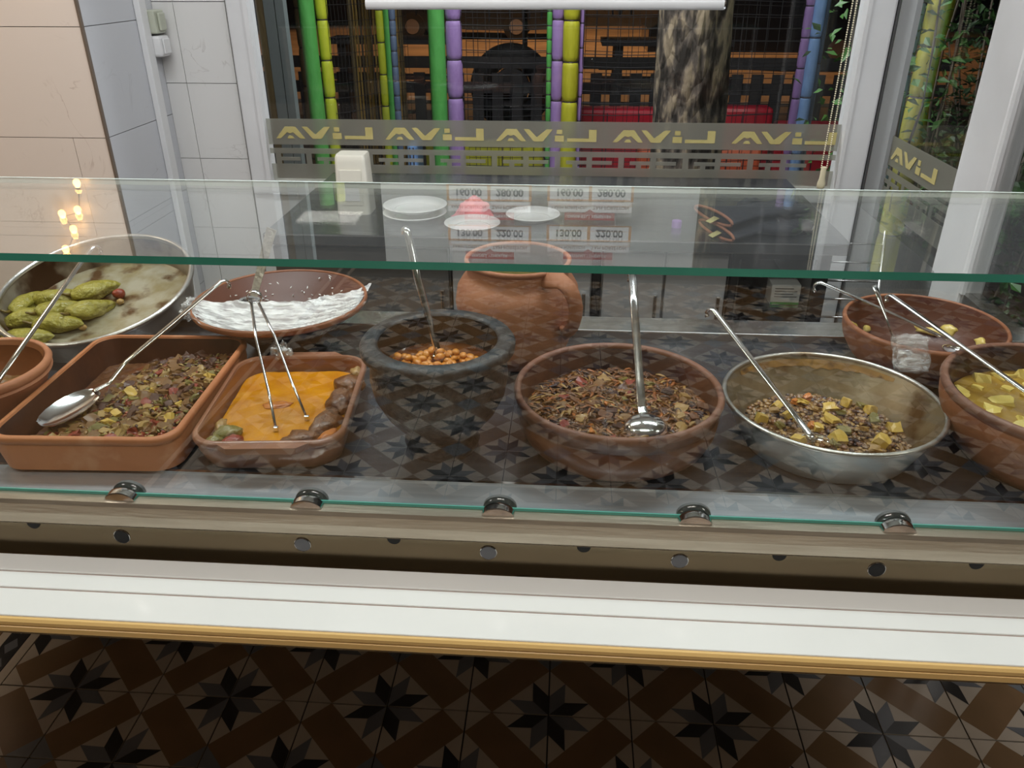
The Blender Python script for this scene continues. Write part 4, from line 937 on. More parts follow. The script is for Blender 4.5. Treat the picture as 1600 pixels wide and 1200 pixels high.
M['soup_tray'] = pm('brown_tray_glaze', (.23, .095, .05), .35, col2=(.28, .125, .07), scale=9, coat=.3)
AX, AY, AW, AD, AH, AR = -.769, 1.224, .308, .400, .070, RAD(2.5)
tray('aubergine_tray', 'orange clay tray heaped with chopped aubergine, beside the soup tray', AX, AY, AW, AD, AH, AR, M['terra_tray'], M['terra_in'], M['terra_tray'], r=.04, taper=.007)
def tray_surface(name, cx, cy, w, d, r, z, rot, fn, mat, lab, cat, nu=60, nv=70):
    mb = MB(); vs_ = []; c, s_ = cos(rot), sin(rot)
    for i in range(nu+1):
        for j in range(nv+1):
            u, v = -1+2*i/nu, -1+2*j/nv
            x, y = u*w/2, v*d/2
            ex, ey = max(0, abs(x)-(w/2-r)), max(0, abs(y)-(d/2-r)); q = math.hypot(ex, ey)
            if q > r and ex > 0 and ey > 0:
                x = math.copysign(w/2-r+ex*r/q, x); y = math.copysign(d/2-r+ey*r/q, y)
            vs_.append((cx+x*c-y*s_, cy+x*s_+y*c, z+fn(u, v, x, y)))
    mb.add(vs_, [(i*(nv+1)+j, (i+1)*(nv+1)+j, (i+1)*(nv+1)+j+1, i*(nv+1)+j+1) for i in range(nu) for j in range(nv)])
    return tag(mb.build(name, mat, org=(cx, cy, z), smooth=True), lab, cat)
hump = lambda u, v: .022*max(0, min(1, (u+.55-.35*v)/.5))*(1-.3*abs(v))
tray_surface('aubergine_stew', AX, AY, AW-.045, AD-.045, .03, FZ+.016, AR, lambda u, v, x, y: hump(u, v)+.003*nz(x, y, 1, 60)+.002*nz(x, y, 4, 140), FM['stew_a'], 'red brown sauce under the aubergine pieces in the tray', 'stew')
ca, sa = cos(AR), sin(AR)
def aub_pt():
    u, v = rnd.uniform(-.97, .97), rnd.uniform(-.97, .97)
    if u < -.55+.35*v+rnd.uniform(-.1, .1): return None
    x, y = u*(AW-.06)/2, v*(AD-.06)/2; return (AX+x*ca-y*sa, AY+x*sa+y*ca, u, v)
def aub_keep(x, y):
    u, v = ((x-AX)*ca+(y-AY)*sa)/((AW-.06)/2), (-(x-AX)*sa+(y-AY)*ca)/((AD-.06)/2); return abs(u) < .98 and abs(v) < .98 and u > -.6+.35*v
def aub_h(x, y):
    u, v = ((x-AX)*ca+(y-AY)*sa)/((AW-.06)/2), (-(x-AX)*sa+(y-AY)*ca)/((AD-.06)/2); return FZ+.0235+hump(u, v)
strands('chopped_filling', 'fine chopped onion, pepper and tomato between the aubergine pieces', 'vegetables', AX, AY, .25, aub_h, 4200, ['aub', 'strand', 'tomato', 'green', 'skin', 'pale', 'dark'], .003, .0075, 8, aub_keep)
pts = poisson(240, aub_pt, .0135, 20000)
front = lambda v: v < -.3
for k, (x, y, u, v) in enumerate(pts):
    if v > .62: kinds = [('skin', 'slab'), ('skin', 'bit'), ('aub', 'slab')]
    elif v < -.62: kinds = [('tomato', 'slab'), ('tomato', 'bit'), ('aub', 'slab'), ('aub', 'slab'), ('aub', 'bit'), ('pale', 'bit'), ('green', 'slab')]
    else: kinds = [('aub', 'cube'), ('aub', 'slab'), ('aub', 'slab'), ('aub', 'bit'), ('aub', 'slab'), ('aub', 'slab'), ('pale', 'slab'), ('pale', 'bit'), ('potato', 'bit'), ('green', 'slab'), ('skin', 'slab'), ('skin', 'slab'), ('tomato', 'bit')]
    mat, shp = rnd.choice(kinds); s = rnd.uniform(.0062, .0108)
    o = put('aubergine_piece' if mat in ('aub', 'skin') else 'vegetable_piece', chunk_mesh(shp, rnd.randrange(4), mat), (x, y, FZ+.021+hump(u, v)+rnd.uniform(0, .005)), (rnd.uniform(-.6, .6), rnd.uniform(-.6, .6), rnd.uniform(0, 6.28)), (s, s, s))
    if mat == 'aub': tag(o, 'brown fleshy aubergine piece in the orange clay tray', 'aubergine', 'aubergine flesh pieces in the orange tray')
    elif mat == 'skin': tag(o, 'dark purple aubergine skin piece in the orange clay tray', 'aubergine', 'aubergine skin pieces in the orange tray')
    else:
        w_ = {'tomato': 'red tomato', 'green': 'olive green pepper', 'pale': 'pale onion', 'potato': 'yellow potato'}[mat]
        o.name = w_.split()[-1]+'_piece'; tag(o, w_+' piece among the aubergine in the orange clay tray', w_.split()[-1], w_+' pieces in the orange tray')

UX, UY, UW, UD, UH, UR = -.483, 1.208, .250, .325, .060, RAD(5)
tray('soup_tray', 'brown glazed clay tray with tab handles holding orange soup', UX, UY, UW, UD, UH, UR, M['soup_tray'], M['terra_orange_in'], M['soup_tray'], tabs=True, r=.05, taper=.013)
tray_surface('orange_soup', UX, UY, UW-.040, UD-.040, .04, FZ+.033, UR, lambda u, v, x, y: .0012*nz(x, y, 1, 30)+.0006*nz(x, y, 3, 90), FM['soup'], 'bright orange oily soup filling the brown glazed tray', 'soup')
def lump(name, mat, x, y, z, sx, sy, sz, rz, seed, lab, cat, group=None, amp=.35):
    bm = bmesh.new(); bmesh.ops.create_icosphere(bm, subdivisions=3, radius=1)
    for v in bm.verts: v.co *= 1+amp*noise.noise(v.co*1.5+Vector((seed, 0, 0)))+amp*.5*noise.noise(v.co*4+Vector((0, seed, 0)))
    for v in bm.verts: v.co = Vector((v.co.x*sx, v.co.y*sy, v.co.z*sz))
    mb = MB(); mb.bm(bm); bm.free()
    return tag(put(name, mb.mesh(name, mat, smooth=True), (x, y, z), (0, 0, rz)), lab, cat, group)
bl = 'browned meat piece at the side of the orange soup'
lump('meat_piece', FM['meat'], -.392, 1.285, FZ+.042, .028, .026, .016, .4, 1, bl, 'meat', 'meat in the orange soup')
lump('meat_piece', FM['meat'], -.392, 1.225, FZ+.042, .022, .036, .016, .1, 5, bl, 'meat', 'meat in the orange soup')
lump('meat_piece', FM['meat'], -.398, 1.150, FZ+.040, .022, .040, .014, -.25, 9, bl, 'meat', 'meat in the orange soup')
lump('meat_piece', FM['meat'], -.425, 1.100, FZ+.037, .030, .020, .012, .3, 13, bl, 'meat', 'meat in the orange soup')
lump('meat_bone', FM['onion'], -.384, 1.315, FZ+.050, .012, .016, .012, .2, 3, 'pale bone end on the meat in the orange soup', 'bone')
lump('carrot_slice', FM['carrot'], -.382, 1.105, FZ+.043, .010, .020, .006, -.5, 2, 'orange carrot slice beside the meat in the soup', 'carrot')
gl_ = 'cooked green pepper piece in the front corner of the soup tray'
lump('pepper_piece', FM['green'], -.552, 1.108, FZ+.040, .022, .014, .010, .3, 4, gl_, 'pepper', 'pepper pieces in the soup')
lump('pepper_piece', FM['green'], -.565, 1.082, FZ+.038, .014, .012, .009, 1, 7, gl_, 'pepper', 'pepper pieces in the soup')
lump('pepper_piece', FM['onion'], -.570, 1.125, FZ+.042, .010, .018, .008, .2, 8, gl_, 'pepper', 'pepper pieces in the soup')
lump('tomato_piece', FM['tomato'], -.535, 1.084, FZ+.039, .018, .012, .008, .7, 6, 'red tomato piece in the front corner of the soup tray', 'tomato')
lump('meat_scrap', FM['carrot'], -.505, 1.215, FZ+.034, .026, .013, .004, .2, 12, 'flat orange scrap floating in the middle of the soup', 'scrap')

# --- big tilted pan with peppers
pan_c = Vector((-1.032, 1.595, 1.006)); PTILT = RAD(15)
M['pan_in'] = pm('greasy_pan_inside', (.44, .41, .31), .35, .35, col2=(.30, .25, .13), scale=22, col3=(.10, .048, .014), scale3=13, lo3=.52, hi3=.62, bump=.12, bscale=90)
M['pan_wall_in'] = pm('burnt_pan_wall', (.40, .36, .29), .35, .5, col2=(.18, .10, .04), scale=8, col3=(.06, .026, .01), scale3=7, lo3=.47, hi3=.56)
pr_ = .208
t = empty('round_pan', (0, 0, 0), 'large tilted aluminium pan with stuffed peppers by the tiled pier', 'pan')
mb = MB(); rg = lambda r, z: [(r*cos(2*pi*j/72), r*sin(2*pi*j/72), z) for j in range(72)]
mb.loft([rg(.188, -.070), rg(.193, -.068), rg(.204, -.008)], True, False, 0)
mb.loft([rg(.204, -.006), rg(.199, -.030), rg(.191, -.066)], False, False, 1)
mb.loft([rg(.191, -.066), rg(.186, -.0675)], False, True, 2)
mb.build('body', [M['dull_alu'], M['pan_wall_in'], M['pan_in']], t, smooth=True, sharp=40)
mb = MB(); mb.tube([(.205*cos(2*pi*i/80), .205*sin(2*pi*i/80), -.004) for i in range(81)], .0062, n=10, cap=False); mb.build('rolled_rim', M['dull_alu'], t, smooth=True)
t.location = pan_c; t.rotation_euler = (PTILT, 0, RAD(-4))
bpy.context.view_layer.update(); PM = Matrix.Translation(pan_c) @ Matrix.Rotation(RAD(-4), 4, 'Z') @ Matrix.Rotation(PTILT, 4, 'X')
def pepper_mesh(seed):
    mb = MB(); rings = []
    for i in range(13):
        f = i/12; r = (.0285*math.sin(pi*min(1, f*.93+.07))**.55*(1-.35*f)); bend = .012*sin(f*2.2+seed)
        rings.append([((f-.5)*.105, bend+r*cos(2*pi*j/20)*(1+.5*noise.noise(Vector((cos(2*pi*j/20)*1.8, sin(2*pi*j/20)*1.8, f*4+seed)))), r*.85*sin(2*pi*j/20)*(1+.16*noise.noise(Vector((cos(2*pi*j/20)*1.5, sin(2*pi*j/20)*1.5, f*3+seed+5))))) for j in range(20)])
    return mb.loft(rings)
M['stem'] = food('pepper_stem', (.20, .14, .03), (.14, .09, .02))
def pep(x, y, h, rz, k, lab):
    p = PM @ Vector((x, y, -.0675+h)); t = empty('stuffed_pepper', p, lab, 'pepper', 'stuffed peppers in the round pan')
    b = pepper_mesh(k*1.7).build('flesh', FM['pepper'], None, smooth=True); b.parent = t
    a = MB(); a.tube([(-.050, .012*sin(k*1.7), 0), (-.062, .012*sin(k*1.7)+.002, .004), (-.072, .010*sin(k*1.7), .012)], [.006, .003, .0025], n=8); s_ = a.build('stem', M['stem'], None, smooth=True); s_.parent = t
    t.rotation_euler = (PTILT, 0, rz)
P_ = [(-.125, -.075, .020, .3, 'stuffed green pepper at the rim, touching the small orange bowl side'), (-.075, -.035, .020, .9, 'stuffed green pepper lying slantwise in the middle of the heap'), (-.115, .015, .021, .6, 'stuffed green pepper behind the slantwise one in the pan'),
      (-.04, .045, .020, .5, 'stuffed green pepper with dark end near the burnt pan wall'), (-.055, -.09, .020, .15, 'stuffed green pepper at the front of the heap in the pan'), (-.015, -.02, .018, 1.2, 'smaller stuffed pepper at the edge of the heap, toward the empty pan bottom'), (-.10, -.125, .019, .1, 'stuffed green pepper against the near wall of the round pan'), (-.16, -.02, .022, 1.1, 'stuffed green pepper against the left wall of the pan')]
for k, (x, y, h, rz, lab) in enumerate(P_): pep(x, y, h, rz, k, lab)
for k, (x, y, mat, nm, lab) in enumerate(((.012, .045, 'tomato', 'tomato', 'dark red tomato piece beside the stuffed peppers'), (.025, .022, 'pale', 'chickpea', 'pale chickpea beside the red tomato piece in the pan'), (-.012, -.075, 'pale', 'chickpea', 'pale chickpea at the front end of the pepper heap'))):
    p = PM @ Vector((x, y, -.0675+(.012 if k == 0 else .007))); s = .013 if k == 0 else .0075; lump(nm, FM[mat], p.x, p.y, p.z, s*1.1, s, s*.9, .3, k, lab, 'tomato' if k == 0 else 'chickpea', amp=.15)
st = empty('pan_support', (-1.032, 1.60, FZ), 'flat steel rack hidden under the tilted round pan', 'rack')
pb = PM @ Vector((0, .1, -.071))
for sx in (-.09, .09):
    q0 = PM @ Vector((sx, .02, -.0745)); q1 = PM @ Vector((sx, .05, -.0745)); mb = MB()
    mb.tube([(q0.x, q0.y, FZ+.003), (q0.x, q0.y, q0.z), (q1.x, q1.y, q1.z), (q1.x, q1.y, FZ+.003)], .003, n=6); mb.build('rack_leg', M['steel'], st)

# ------------------------------------------------------------------ utensils
def hook(p, d, r=.011):
    """end bend of a handle: p end point, d direction of the handle"""
    d = Vector(d).normalized(); up = Vector((0, 0, 1)); side = (up-d*up.dot(d)).normalized()*-1
    return [Vector(p)+d*(r*sin(a))+side*(r*(1-cos(a))) for a in [RAD(20*i) for i in range(1, 9)]]
def ladle(name, lab, bc, br, bd, pts, w=.006, th=.0022, hookr=.011, tiltv=(0, 0, 1), mat=None, cat='ladle', flat=1.0):
    mat = mat or M['polished']
    t = empty(name, bc, lab, cat, 'serving ladles and spoons')
    mb = MB(); n = 28; prof = []
    for i in range(9): a = pi/2*i/8; prof.append((br*sin(a), -bd*cos(a)))
    for i in range(8, -1, -1): a = pi/2*i/8; prof.append(((br-.0012)*sin(a), -(bd-math.copysign(.0012, bd))*cos(a)))
    tq = Vector(tiltv).normalized(); q = Vector((0, 0, 1)).rotation_difference(tq)
    rings = [[Vector(bc)+q @ Vector((r*cos(2*pi*j/n), r*flat*sin(2*pi*j/n), z)) for j in range(n)] for r, z in prof[1:-1]]
    mb.loft(rings); mb.build('bowl', mat, t, smooth=True, sharp=60)
    pts = [Vector(p) for p in pts]; d = pts[-1]-pts[-2]; full = []
    for a, b in zip(pts, pts[1:]):
        for i in range(4): full.append(a+(b-a)*i/4)
    full.append(pts[-1])
    if hookr: full += hook(pts[-1], d, hookr)
    m_ = len(full); mb = MB(); mb.tube(full, [w*(1.15-.25*min(1, i/6)) for i in range(m_)], th, n=10); mb.build('handle', mat, t, smooth=True)
    return t
M['dark_steel'] = pm('shaded_steel', (.50, .50, .51), .22, 1, col2=(.4, .4, .4), scale=20)
ladle('ladle', 'long ladle standing in the small orange clay bowl', (-.985, 1.128, .957), .028, .016, [(-.982, 1.155, .965), (-.968, 1.165, .998), (-.915, 1.40, 1.134), (-.908, 1.425, 1.148)], .0062, .0025, .012, (0, .3, 1), M['polished'])
# broad spoon in the aubergine
bc = Vector((-.846, 1.150, .953)); t = empty('serving_spoon', bc, 'broad steel spoon lying in the aubergine tray', 'spoon', 'serving ladles and spoons')
dv = Vector((.30, .95, .10)).normalized(); sv = dv.cross(Vector((0, 0, 1))).normalized(); uv = sv.cross(dv)
mb = MB(); rings = []
for i in range(9):
    a = pi*(i+.35)/8.7; hl, hw = .058*-cos(a), .036*sin(a)**.8
    rings.append([bc+dv*hl+sv*(hw*s_)+uv*(-.011*(1-s_*s_)*sin(a)) for s_ in [-1+2*j/10 for j in range(11)]]+[bc+dv*hl+sv*(hw*s_)+uv*(-.011*(1-s_*s_)*sin(a)+.0015) for s_ in [1-2*j/10 for j in range(11)]])
mb.loft(rings); mb.build('bowl', M['polished'], t, smooth=True, sharp=60)
tip = Vector((-.654, 1.40, 1.095)); nk = bc+dv*.052
pth = [nk, nk+Vector((.02, .022, .006)), nk+(tip-nk)*.25+Vector((0, 0, .002)), nk+(tip-nk)*.6, tip]
full = []
for a, b in zip(pth, pth[1:]): full += [a+(b-a)*i/5 for i in range(5)]
full += [tip]+hook(tip, tip-nk, .011)
mb = MB(); mb.tube(full, .0062, .0026, n=10); mb.build('handle', M['polished'], t, smooth=True)
# wire tongs in the soup
lp = Vector((-.568, 1.340, 1.088)); t = empty('wire_tongs', (-.477, 1.128, .935), 'thin steel wire tongs standing in the orange soup', 'tongs')
for tp_, sg in ((Vector((-.477, 1.128, .936)), -1), (Vector((-.436, 1.168, .936)), 1)):
    st_ = lp+Vector((.007*sg, 0, -.010)); mb = MB(); mb.tube([st_, st_+(tp_-st_)*.3+Vector((.004*sg, 0, 0)), st_+(tp_-st_)*.7, tp_], [.0028, .0026, .0024, .0026], .0016, n=8); mb.build('arm', M['polished'], t, smooth=True)
    MB().box(tp_.x-.004, tp_.x+.004, tp_.y-.003, tp_.y+.003, tp_.z-.003, tp_.z+.006, c=.001).build('tip', M['polished'], t)
mb = MB(); mb.tube([lp+Vector((.0135*sin(a), .002, .0135*-cos(a)*-1*.9)) for a in [RAD(-150+300*i/18) for i in range(19)]], .0012, .0045, n=8, up=(0, 1, .3)); mb.build('spring_loop', M['polished'], t, smooth=True)
# spoon with patterned handle in the film dish
M['embossed'] = pm('embossed_handle', (.70, .66, .55), .35, .6, col2=(.45, .41, .33), scale=70, bump=.5, bscale=90)
b0_, t0_ = Vector((-.672, 1.585, .993)), Vector((-.624, 1.620, 1.133)); t = empty('pattern_spoon', b0_, 'spoon with embossed pale handle standing in the film covered dish', 'spoon', 'serving ladles and spoons')
mb = MB(); ax = (t0_-b0_).normalized(); sd = ax.cross(Vector((0, 1, 0))).normalized()
rings = [];
for i in range(9):
    f = i/8; p = b0_+(t0_-b0_)*f; w_ = .0075+.003*f; rings.append([p+sd*w_+Vector((0, -.002, 0)), p+sd*w_+Vector((0, .002, 0)), p-sd*w_+Vector((0, .002, 0)), p-sd*w_+Vector((0, -.002, 0))])
mb.loft(rings); mb.build('handle', M['embossed'], t)
pc = b0_+(t0_-b0_)*.93; mb = MB(); mb.tube([pc+sd*(.0048*cos(a))+ax*(.0065*sin(a))+Vector((0, -.0026, 0)) for a in [2*pi*i/16 for i in range(17)]], .0012, n=6); mb.build('hang_hole_rim', M['embossed'], t)
lumpb = MB(); lumpb.lathe([(0, -.006), (.018, -.004), (.024, .002), (.022, .003), (.014, -.001), (0, -.003)], b0_.x-.008, b0_.y-.008, 20)
lumpb.v = [(x, y, z+.985) for x, y, z in lumpb.v]; lumpb.build('bowl', M['polished'], t, smooth=True)
ladle('ladle', 'ladle with round handle standing in the beans of the stone pot', (-.207, 1.175, 1.052), .026, .014, [(-.206, 1.195, 1.040), (-.209, 1.202, 1.055), (-.2395, 1.222, 1.180), (-.256, 1.250, 1.243)], .0072, .005, .009, (0, -.3, 1))
ladle('ladle', 'ladle with wide flat handle in the dark stew of the clay pot', (.137, 1.122, .967), .036, -.020, [(.136, 1.150, .976), (.1335, 1.165, .982), (.121, 1.30, 1.113), (.120, 1.360, 1.140)], .0078, .0026, .010, (-.02, -.15, 1), flat=.85)
ladle('ladle', 'ladle leaning in the mince and potato of the steel pan', (.416, 1.128, .942), .030, .014, [(.412, 1.142, .945), (.394, 1.18, .960), (.345, 1.238, 1.008), (.267, 1.335, 1.086)], .0068, .0026, .011, (.1, -.2, 1))
ladle('ladle', 'ladle leaning in the yellow broth of the large clay pot', (.815, 1.085, .985), .032, .016, [(.80, 1.105, .992), (.745, 1.192, 1.020), (.672, 1.306, 1.055), (.600, 1.420, 1.090)], .0066, .0026, .008, (.2, -.2, 1))
ladle('ladle', 'ladle lying across the wide terracotta bowl with leftovers', (.800, 1.530, .934), .028, .012, [(.784, 1.548, .950), (.70, 1.581, .980), (.62, 1.613, 1.007), (.545, 1.640, 1.032)], .0066, .003, .012, (.1, 0, 1))
# fork in a clear plastic cup hanging on the terracotta bowl
t = empty('fork', (.632, 1.458, 1.0), 'steel fork standing in the crumpled clear plastic cup', 'fork')
mb = MB(); q0, q1 = Vector((.634, 1.445, .990)), Vector((.597, 1.50, 1.081)); mb.tube([q0, q0+(q1-q0)*.4, q0+(q1-q0)*.75, q1], [.003, .0032, .0062, .0078], .0014, n=8); mb.build('handle', M['polished'], t, smooth=True)
for k in (-1, 0, 1):
    mb = MB(); mb.tube([q0+Vector((.003*k, 0, 0)), q0+Vector((.004+.006*k, -.014, -.012))], .0012, n=6); mb.build('tine', M['polished'], t)
t = empty('plastic_cup', (.632, 1.40, .97), 'crumpled clear plastic cup hanging on the terracotta bowl edge', 'cup')
mb = MB(); n_ = 40; rings = []
for f in [i/8 for i in range(9)]:
    rings.append([(.636+(.034-.004*f)*(1+.22*nz(cos(2*pi*j/n_)*2, sin(2*pi*j/n_)*2, f*2+1))*cos(2*pi*j/n_), 1.352+.014*(1+.3*nz(cos(2*pi*j/n_)*2, sin(2*pi*j/n_)*2, 5+f*2))*sin(2*pi*j/n_)+.05*(1-f)*.6, FZ+.125-.052*f+.006*nz(j*.5, f*3, 2)) for j in range(n_)])
mb.loft(rings, False, True); mb.build('cup_wall', wrap_mat('clear_plastic', .78), t, smooth=True)

# ------------------------------------------------------------------ outside: playground at night
M['soil'] = pm('dark_paving', (.10, .075, .06), .8, col2=(.06, .05, .045), scale=2, bump=.2, bscale=10)
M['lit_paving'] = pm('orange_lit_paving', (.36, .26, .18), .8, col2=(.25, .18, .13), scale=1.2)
g = MB().box(-30, 30, 3.45, 45, -.3, -.02).build('ground', M['soil']); tag(g, 'dark ground of the playground outside', 'ground', kind='structure')
g = MB().box(1.25, 30, 1.9, 3.45, -.3, -.02).build('garden_ground', M['soil']); tag(g, 'dark garden soil beside the side window', 'ground', kind='structure')
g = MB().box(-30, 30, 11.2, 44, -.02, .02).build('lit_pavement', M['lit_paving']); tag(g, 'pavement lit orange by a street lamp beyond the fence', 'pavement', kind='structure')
def foam(name, c, c2): return pm(name, c, .55, col2=c2, scale=8, bump=.25, bscale=18, stretch=(3, 3, 1))
FC = {'green': foam('green_foam', (.10, .42, .09), (.08, .35, .07)), 'lime': foam('lime_foam', (.55, .60, .03), (.45, .50, .03)), 'yellow': foam('yellow_foam', (.58, .56, .03), (.48, .46, .02)),
      'purple': foam('purple_foam', (.38, .24, .52), (.32, .19, .45)), 'blue': foam('blue_foam', (.22, .40, .75), (.17, .32, .62)), 'navy': foam('navy_foam', (.10, .14, .22), (.07, .10, .16)), 'ochre': foam('ochre_foam', (.42, .27, .06), (.34, .21, .05)), 'tan': foam('tan_foam', (.16, .12, .05), (.13, .09, .04))}
tie = pm('dark_tie', (.03, .02, .03), .6)
def post(x, y, r, col, lab, seg=.26, z1=2.6, z0=-.02, lean=0, smooth_post=False, cname='foam_sleeve'):
    t = empty('padded_post', (x, y, z0), lab, 'padded post', 'padded playground posts')
    mb = MB(); mb.tube([(x, y, z0), (x+lean, y, z1)], r*.45, n=10); mb.build('core', M['steel'], t)
    if smooth_post:
        mb = MB(); n = 24; mb.tube([(x+lean*i/n, y, z0+.02+(z1-z0-.02)*i/n) for i in range(n+1)], [r*(1+.02*nz(i*.7, x)) for i in range(n+1)], n=18); mb.build(cname, FC[col], t, smooth=True); return t
    z = z0+.02; k = 0
    off = rnd.uniform(0, .1)
    while z < z1-.02:
        ze = min(z+seg*(1+.08*nz(k*1.3, x*3)), z1); L_ = ze-z; fx = lambda q: x+lean*(q-z0)/(z1-z0)
        hs = [0, .04, .14, .5, .86, .96, 1]; rs = [.80, .93, 1.0, 1.02, 1.0, .93, .80]
        mb = MB(); mb.loft([[(fx(z+L_*h)+r*q*(1+.03*nz(cos(a)*3, sin(a)*3, k))*cos(a), y+r*q*(1+.03*nz(cos(a)*3, sin(a)*3, k))*sin(a), z+L_*h) for a in [2*pi*j/16 for j in range(16)]] for h, q in zip(hs, rs)])
        ob = mb.build(cname, FC[col], t, smooth=True)
        mb = MB(); mb.tube([(fx(ze)+r*.83*cos(a), y+r*.83*sin(a), ze) for a in [2*pi*j/14 for j in range(15)]], .004, n=5, cap=False); mb.build('tie_cord', tie, ob)
        z = ze; k += 1
    return t
Yq = 6.0
post(-1.827, Yq-.05, .055, 'green', 'smooth green padded post beside the thin lime post', smooth_post=True)
post(-1.742, Yq+.02, .042, 'lime', 'thin lime segmented post touching the smooth green post')
post(-1.40, Yq+.3, .030, 'lime', 'thin lime post at the corner of the ochre lattice', seg=.22)
post(-1.345, Yq+.3, .028, 'green', 'thin green post between lime post and dark laced post', smooth_post=True)
post(-1.245, Yq, .024, 'navy', 'dark blue laced post at the net corner', seg=.1)
post(-.939, Yq, .058, 'green', 'smooth green padded post touching the purple segmented post', smooth_post=True)
post(-.822, Yq+.02, .057, 'purple', 'thick purple segmented post beside the smooth green post')
post(-.155, Yq, .018, 'green', 'very thin green laced post beside purple and yellow posts', seg=.09)
post(-.097, Yq+.02, .042, 'purple', 'purple segmented post between thin green and yellow posts')
post(-.004, Yq-.02, .057, 'yellow', 'thick yellow segmented post beside the purple post')
post(.070, Yq+.02, .016, 'purple', 'very thin purple post beside the thick yellow post', seg=.16)
post(1.60, Yq+.1, .030, 'purple', 'thin purple post touching the light blue post', seg=.2)
post(1.665, Yq+.1, .042, 'blue', 'light blue padded post near the window chain', seg=.4)
post(1.745, Yq+.2, .018, 'navy', 'slim dark post behind the light blue post', seg=.5)
post(-1.995, Yq+.35, .045, 'tan', 'dim ochre segmented post behind the grey steel post', seg=.27)
post(1.62, 4.02, .055, 'yellow', 'yellow segmented post among the climbing plants', seg=.22, z1=2.4)
post(1.555, 4.10, .030, 'blue', 'blue padded post behind the plants at the side window', seg=.3, z1=2.4)
M['alu'] = pm('grey_aluminium', (.24, .28, .28), .4, .3)
t = empty('steel_post', (-1.60, 4.6, 0), 'grey aluminium box post close outside the big window', 'post')
for a, b, mt in ((-1.685, -1.645, M['tan'] if 'tan' in M else FC['tan']), (-1.643, -1.585, M['alu']), (-1.580, -1.535, M['alu'])): MB().box(a, b, 4.6, 4.66, -.02, 2.6).build('profile', mt, t)

# nets
M['net'] = pm('black_net', (.012, .012, .014), .7)
def net(p0, p1, z0, z1, cell, rad, lab, cellz=None, sag=.02):
    cellz = cellz or cell
    p0, p1 = Vector(p0), Vector(p1); L_ = (p1-p0).length; d = (p1-p0)/L_; nrm = Vector((-d.y, d.x, 0))
    mb = MB(); nx = int(L_/cell); nzz = int((z1-z0)/cellz)
    f = lambda u, z: p0+d*(u+sag*nz(u*2.1, z*2.1, 3)*.5)+nrm*(sag*nz(u*1.7, z*1.7))+Vector((0, 0, z+sag*.7*nz(u*1.9, z*2.3, 8)))
    for i in range(nx+1):
        u = L_*i/nx; mb.tube([f(u, z0+(z1-z0)*j/12) for j in range(13)], rad, n=4)
    for j in range(nzz+1):
        z = z0+(z1-z0)*j/nzz; mb.tube([f(L_*i/14, z) for i in range(15)], rad, n=4)
    o = mb.build('safety_net', M['net'], org=((p0+p1)/2)[:]); return tag(o, lab, 'net', 'playground nets', kind=None)
net((-.77, Yq, 0), (-.17, Yq, 0), .15, 1.9, .078, .0028, 'black safety net between the thick purple post and thin green post')
net((-.77, Yq+.30, 0), (-.1, Yq+.36, 0), .15, 1.9, .075, .0022, 'second black net behind the one at the purple posts')
net((.08, Yq, 0), (1.58, Yq+.1, 0), .1, 1.9, .080, .0028, 'wide black safety net before the red mats')
net((.1, Yq+.32, 0), (1.7, Yq+.34, 0), .1, 1.9, .075, .0022, 'second wide net behind the red mats net')
net((-1.70, Yq, 0), (-1.26, Yq+.6, 0), .15, 1.9, .032, .0018, 'fine black net in front of the ochre lattice', cellz=.10)
# ochre lattice of upright canes
t = empty('cane_screen', (-1.5, 6.6, 0), 'ochre screen of upright canes behind the fine net', 'screen')
for k in range(16):
    x = -1.72+.026*k; mb = MB(); mb.tube([(x, 6.7+.01*(k % 2), -.01), (x+.004*nz(k, 1), 6.7, 2.2)], .009 if k % 5 else .016, n=6); mb.build('cane', FC['ochre'] if k % 3 else FC['tan'], t)
# mats and low soft walls
M['red_mat'] = pm('red_vinyl', (.50, .02, .04), .35, col2=(.42, .015, .03), scale=6, bump=.1, bscale=6); M['orange_mat'] = pm('orange_vinyl', (.65, .13, .05), .4)
def soft(name, x0, x1, y0, y1, z0, z1, mt, lab):
    t = empty(name, ((x0+x1)/2, (y0+y1)/2, z0), lab, 'soft mat', 'soft playground mats')
    MB().box(x0, x1, y0, y1, z0, z1, c=.03).build('cushion', mt, t)
    for k in (.33, .66): MB().box(x0+(x1-x0)*k-.004, x0+(x1-x0)*k+.004, y0-.003, y0+.002, z0+.03, z1-.03).build('seam', tie, t)
soft('soft_wall', .05, .82, 6.75, 6.95, -.02, .60, M['red_mat'], 'red soft wall between yellow post and tree trunk')
soft('soft_wall', .9, 1.62, 6.75, 6.95, -.02, .62, M['red_mat'], 'red soft wall between tree trunk and blue post')
soft('soft_wall', 1.66, 2.6, 6.75, 6.95, -.02, .5, M['red_mat'], 'red soft wall beyond the light blue post')
soft('floor_mat', .05, 2.6, 6.1, 6.72, -.02, .06, M['red_mat'], 'red floor mat before the red soft walls')
soft('soft_step', .55, .85, 6.45, 6.7, .06, .36, M['orange_mat'], 'orange soft step on the red mat left of the trunk')
soft('soft_step', 1.1, 1.5, 6.45, 6.7, .06, .36, M['orange_mat'], 'orange soft step on the red mat right of the trunk')
soft('soft_wall', -1.15, -.2, 6.5, 6.62, -.02, .38, FC['yellow'], 'yellow soft wall behind green and purple posts')
soft('soft_wall', -1.24, -1.16, 6.2, 6.5, -.02, .42, FC['blue'], 'small blue soft block beside the dark laced post')
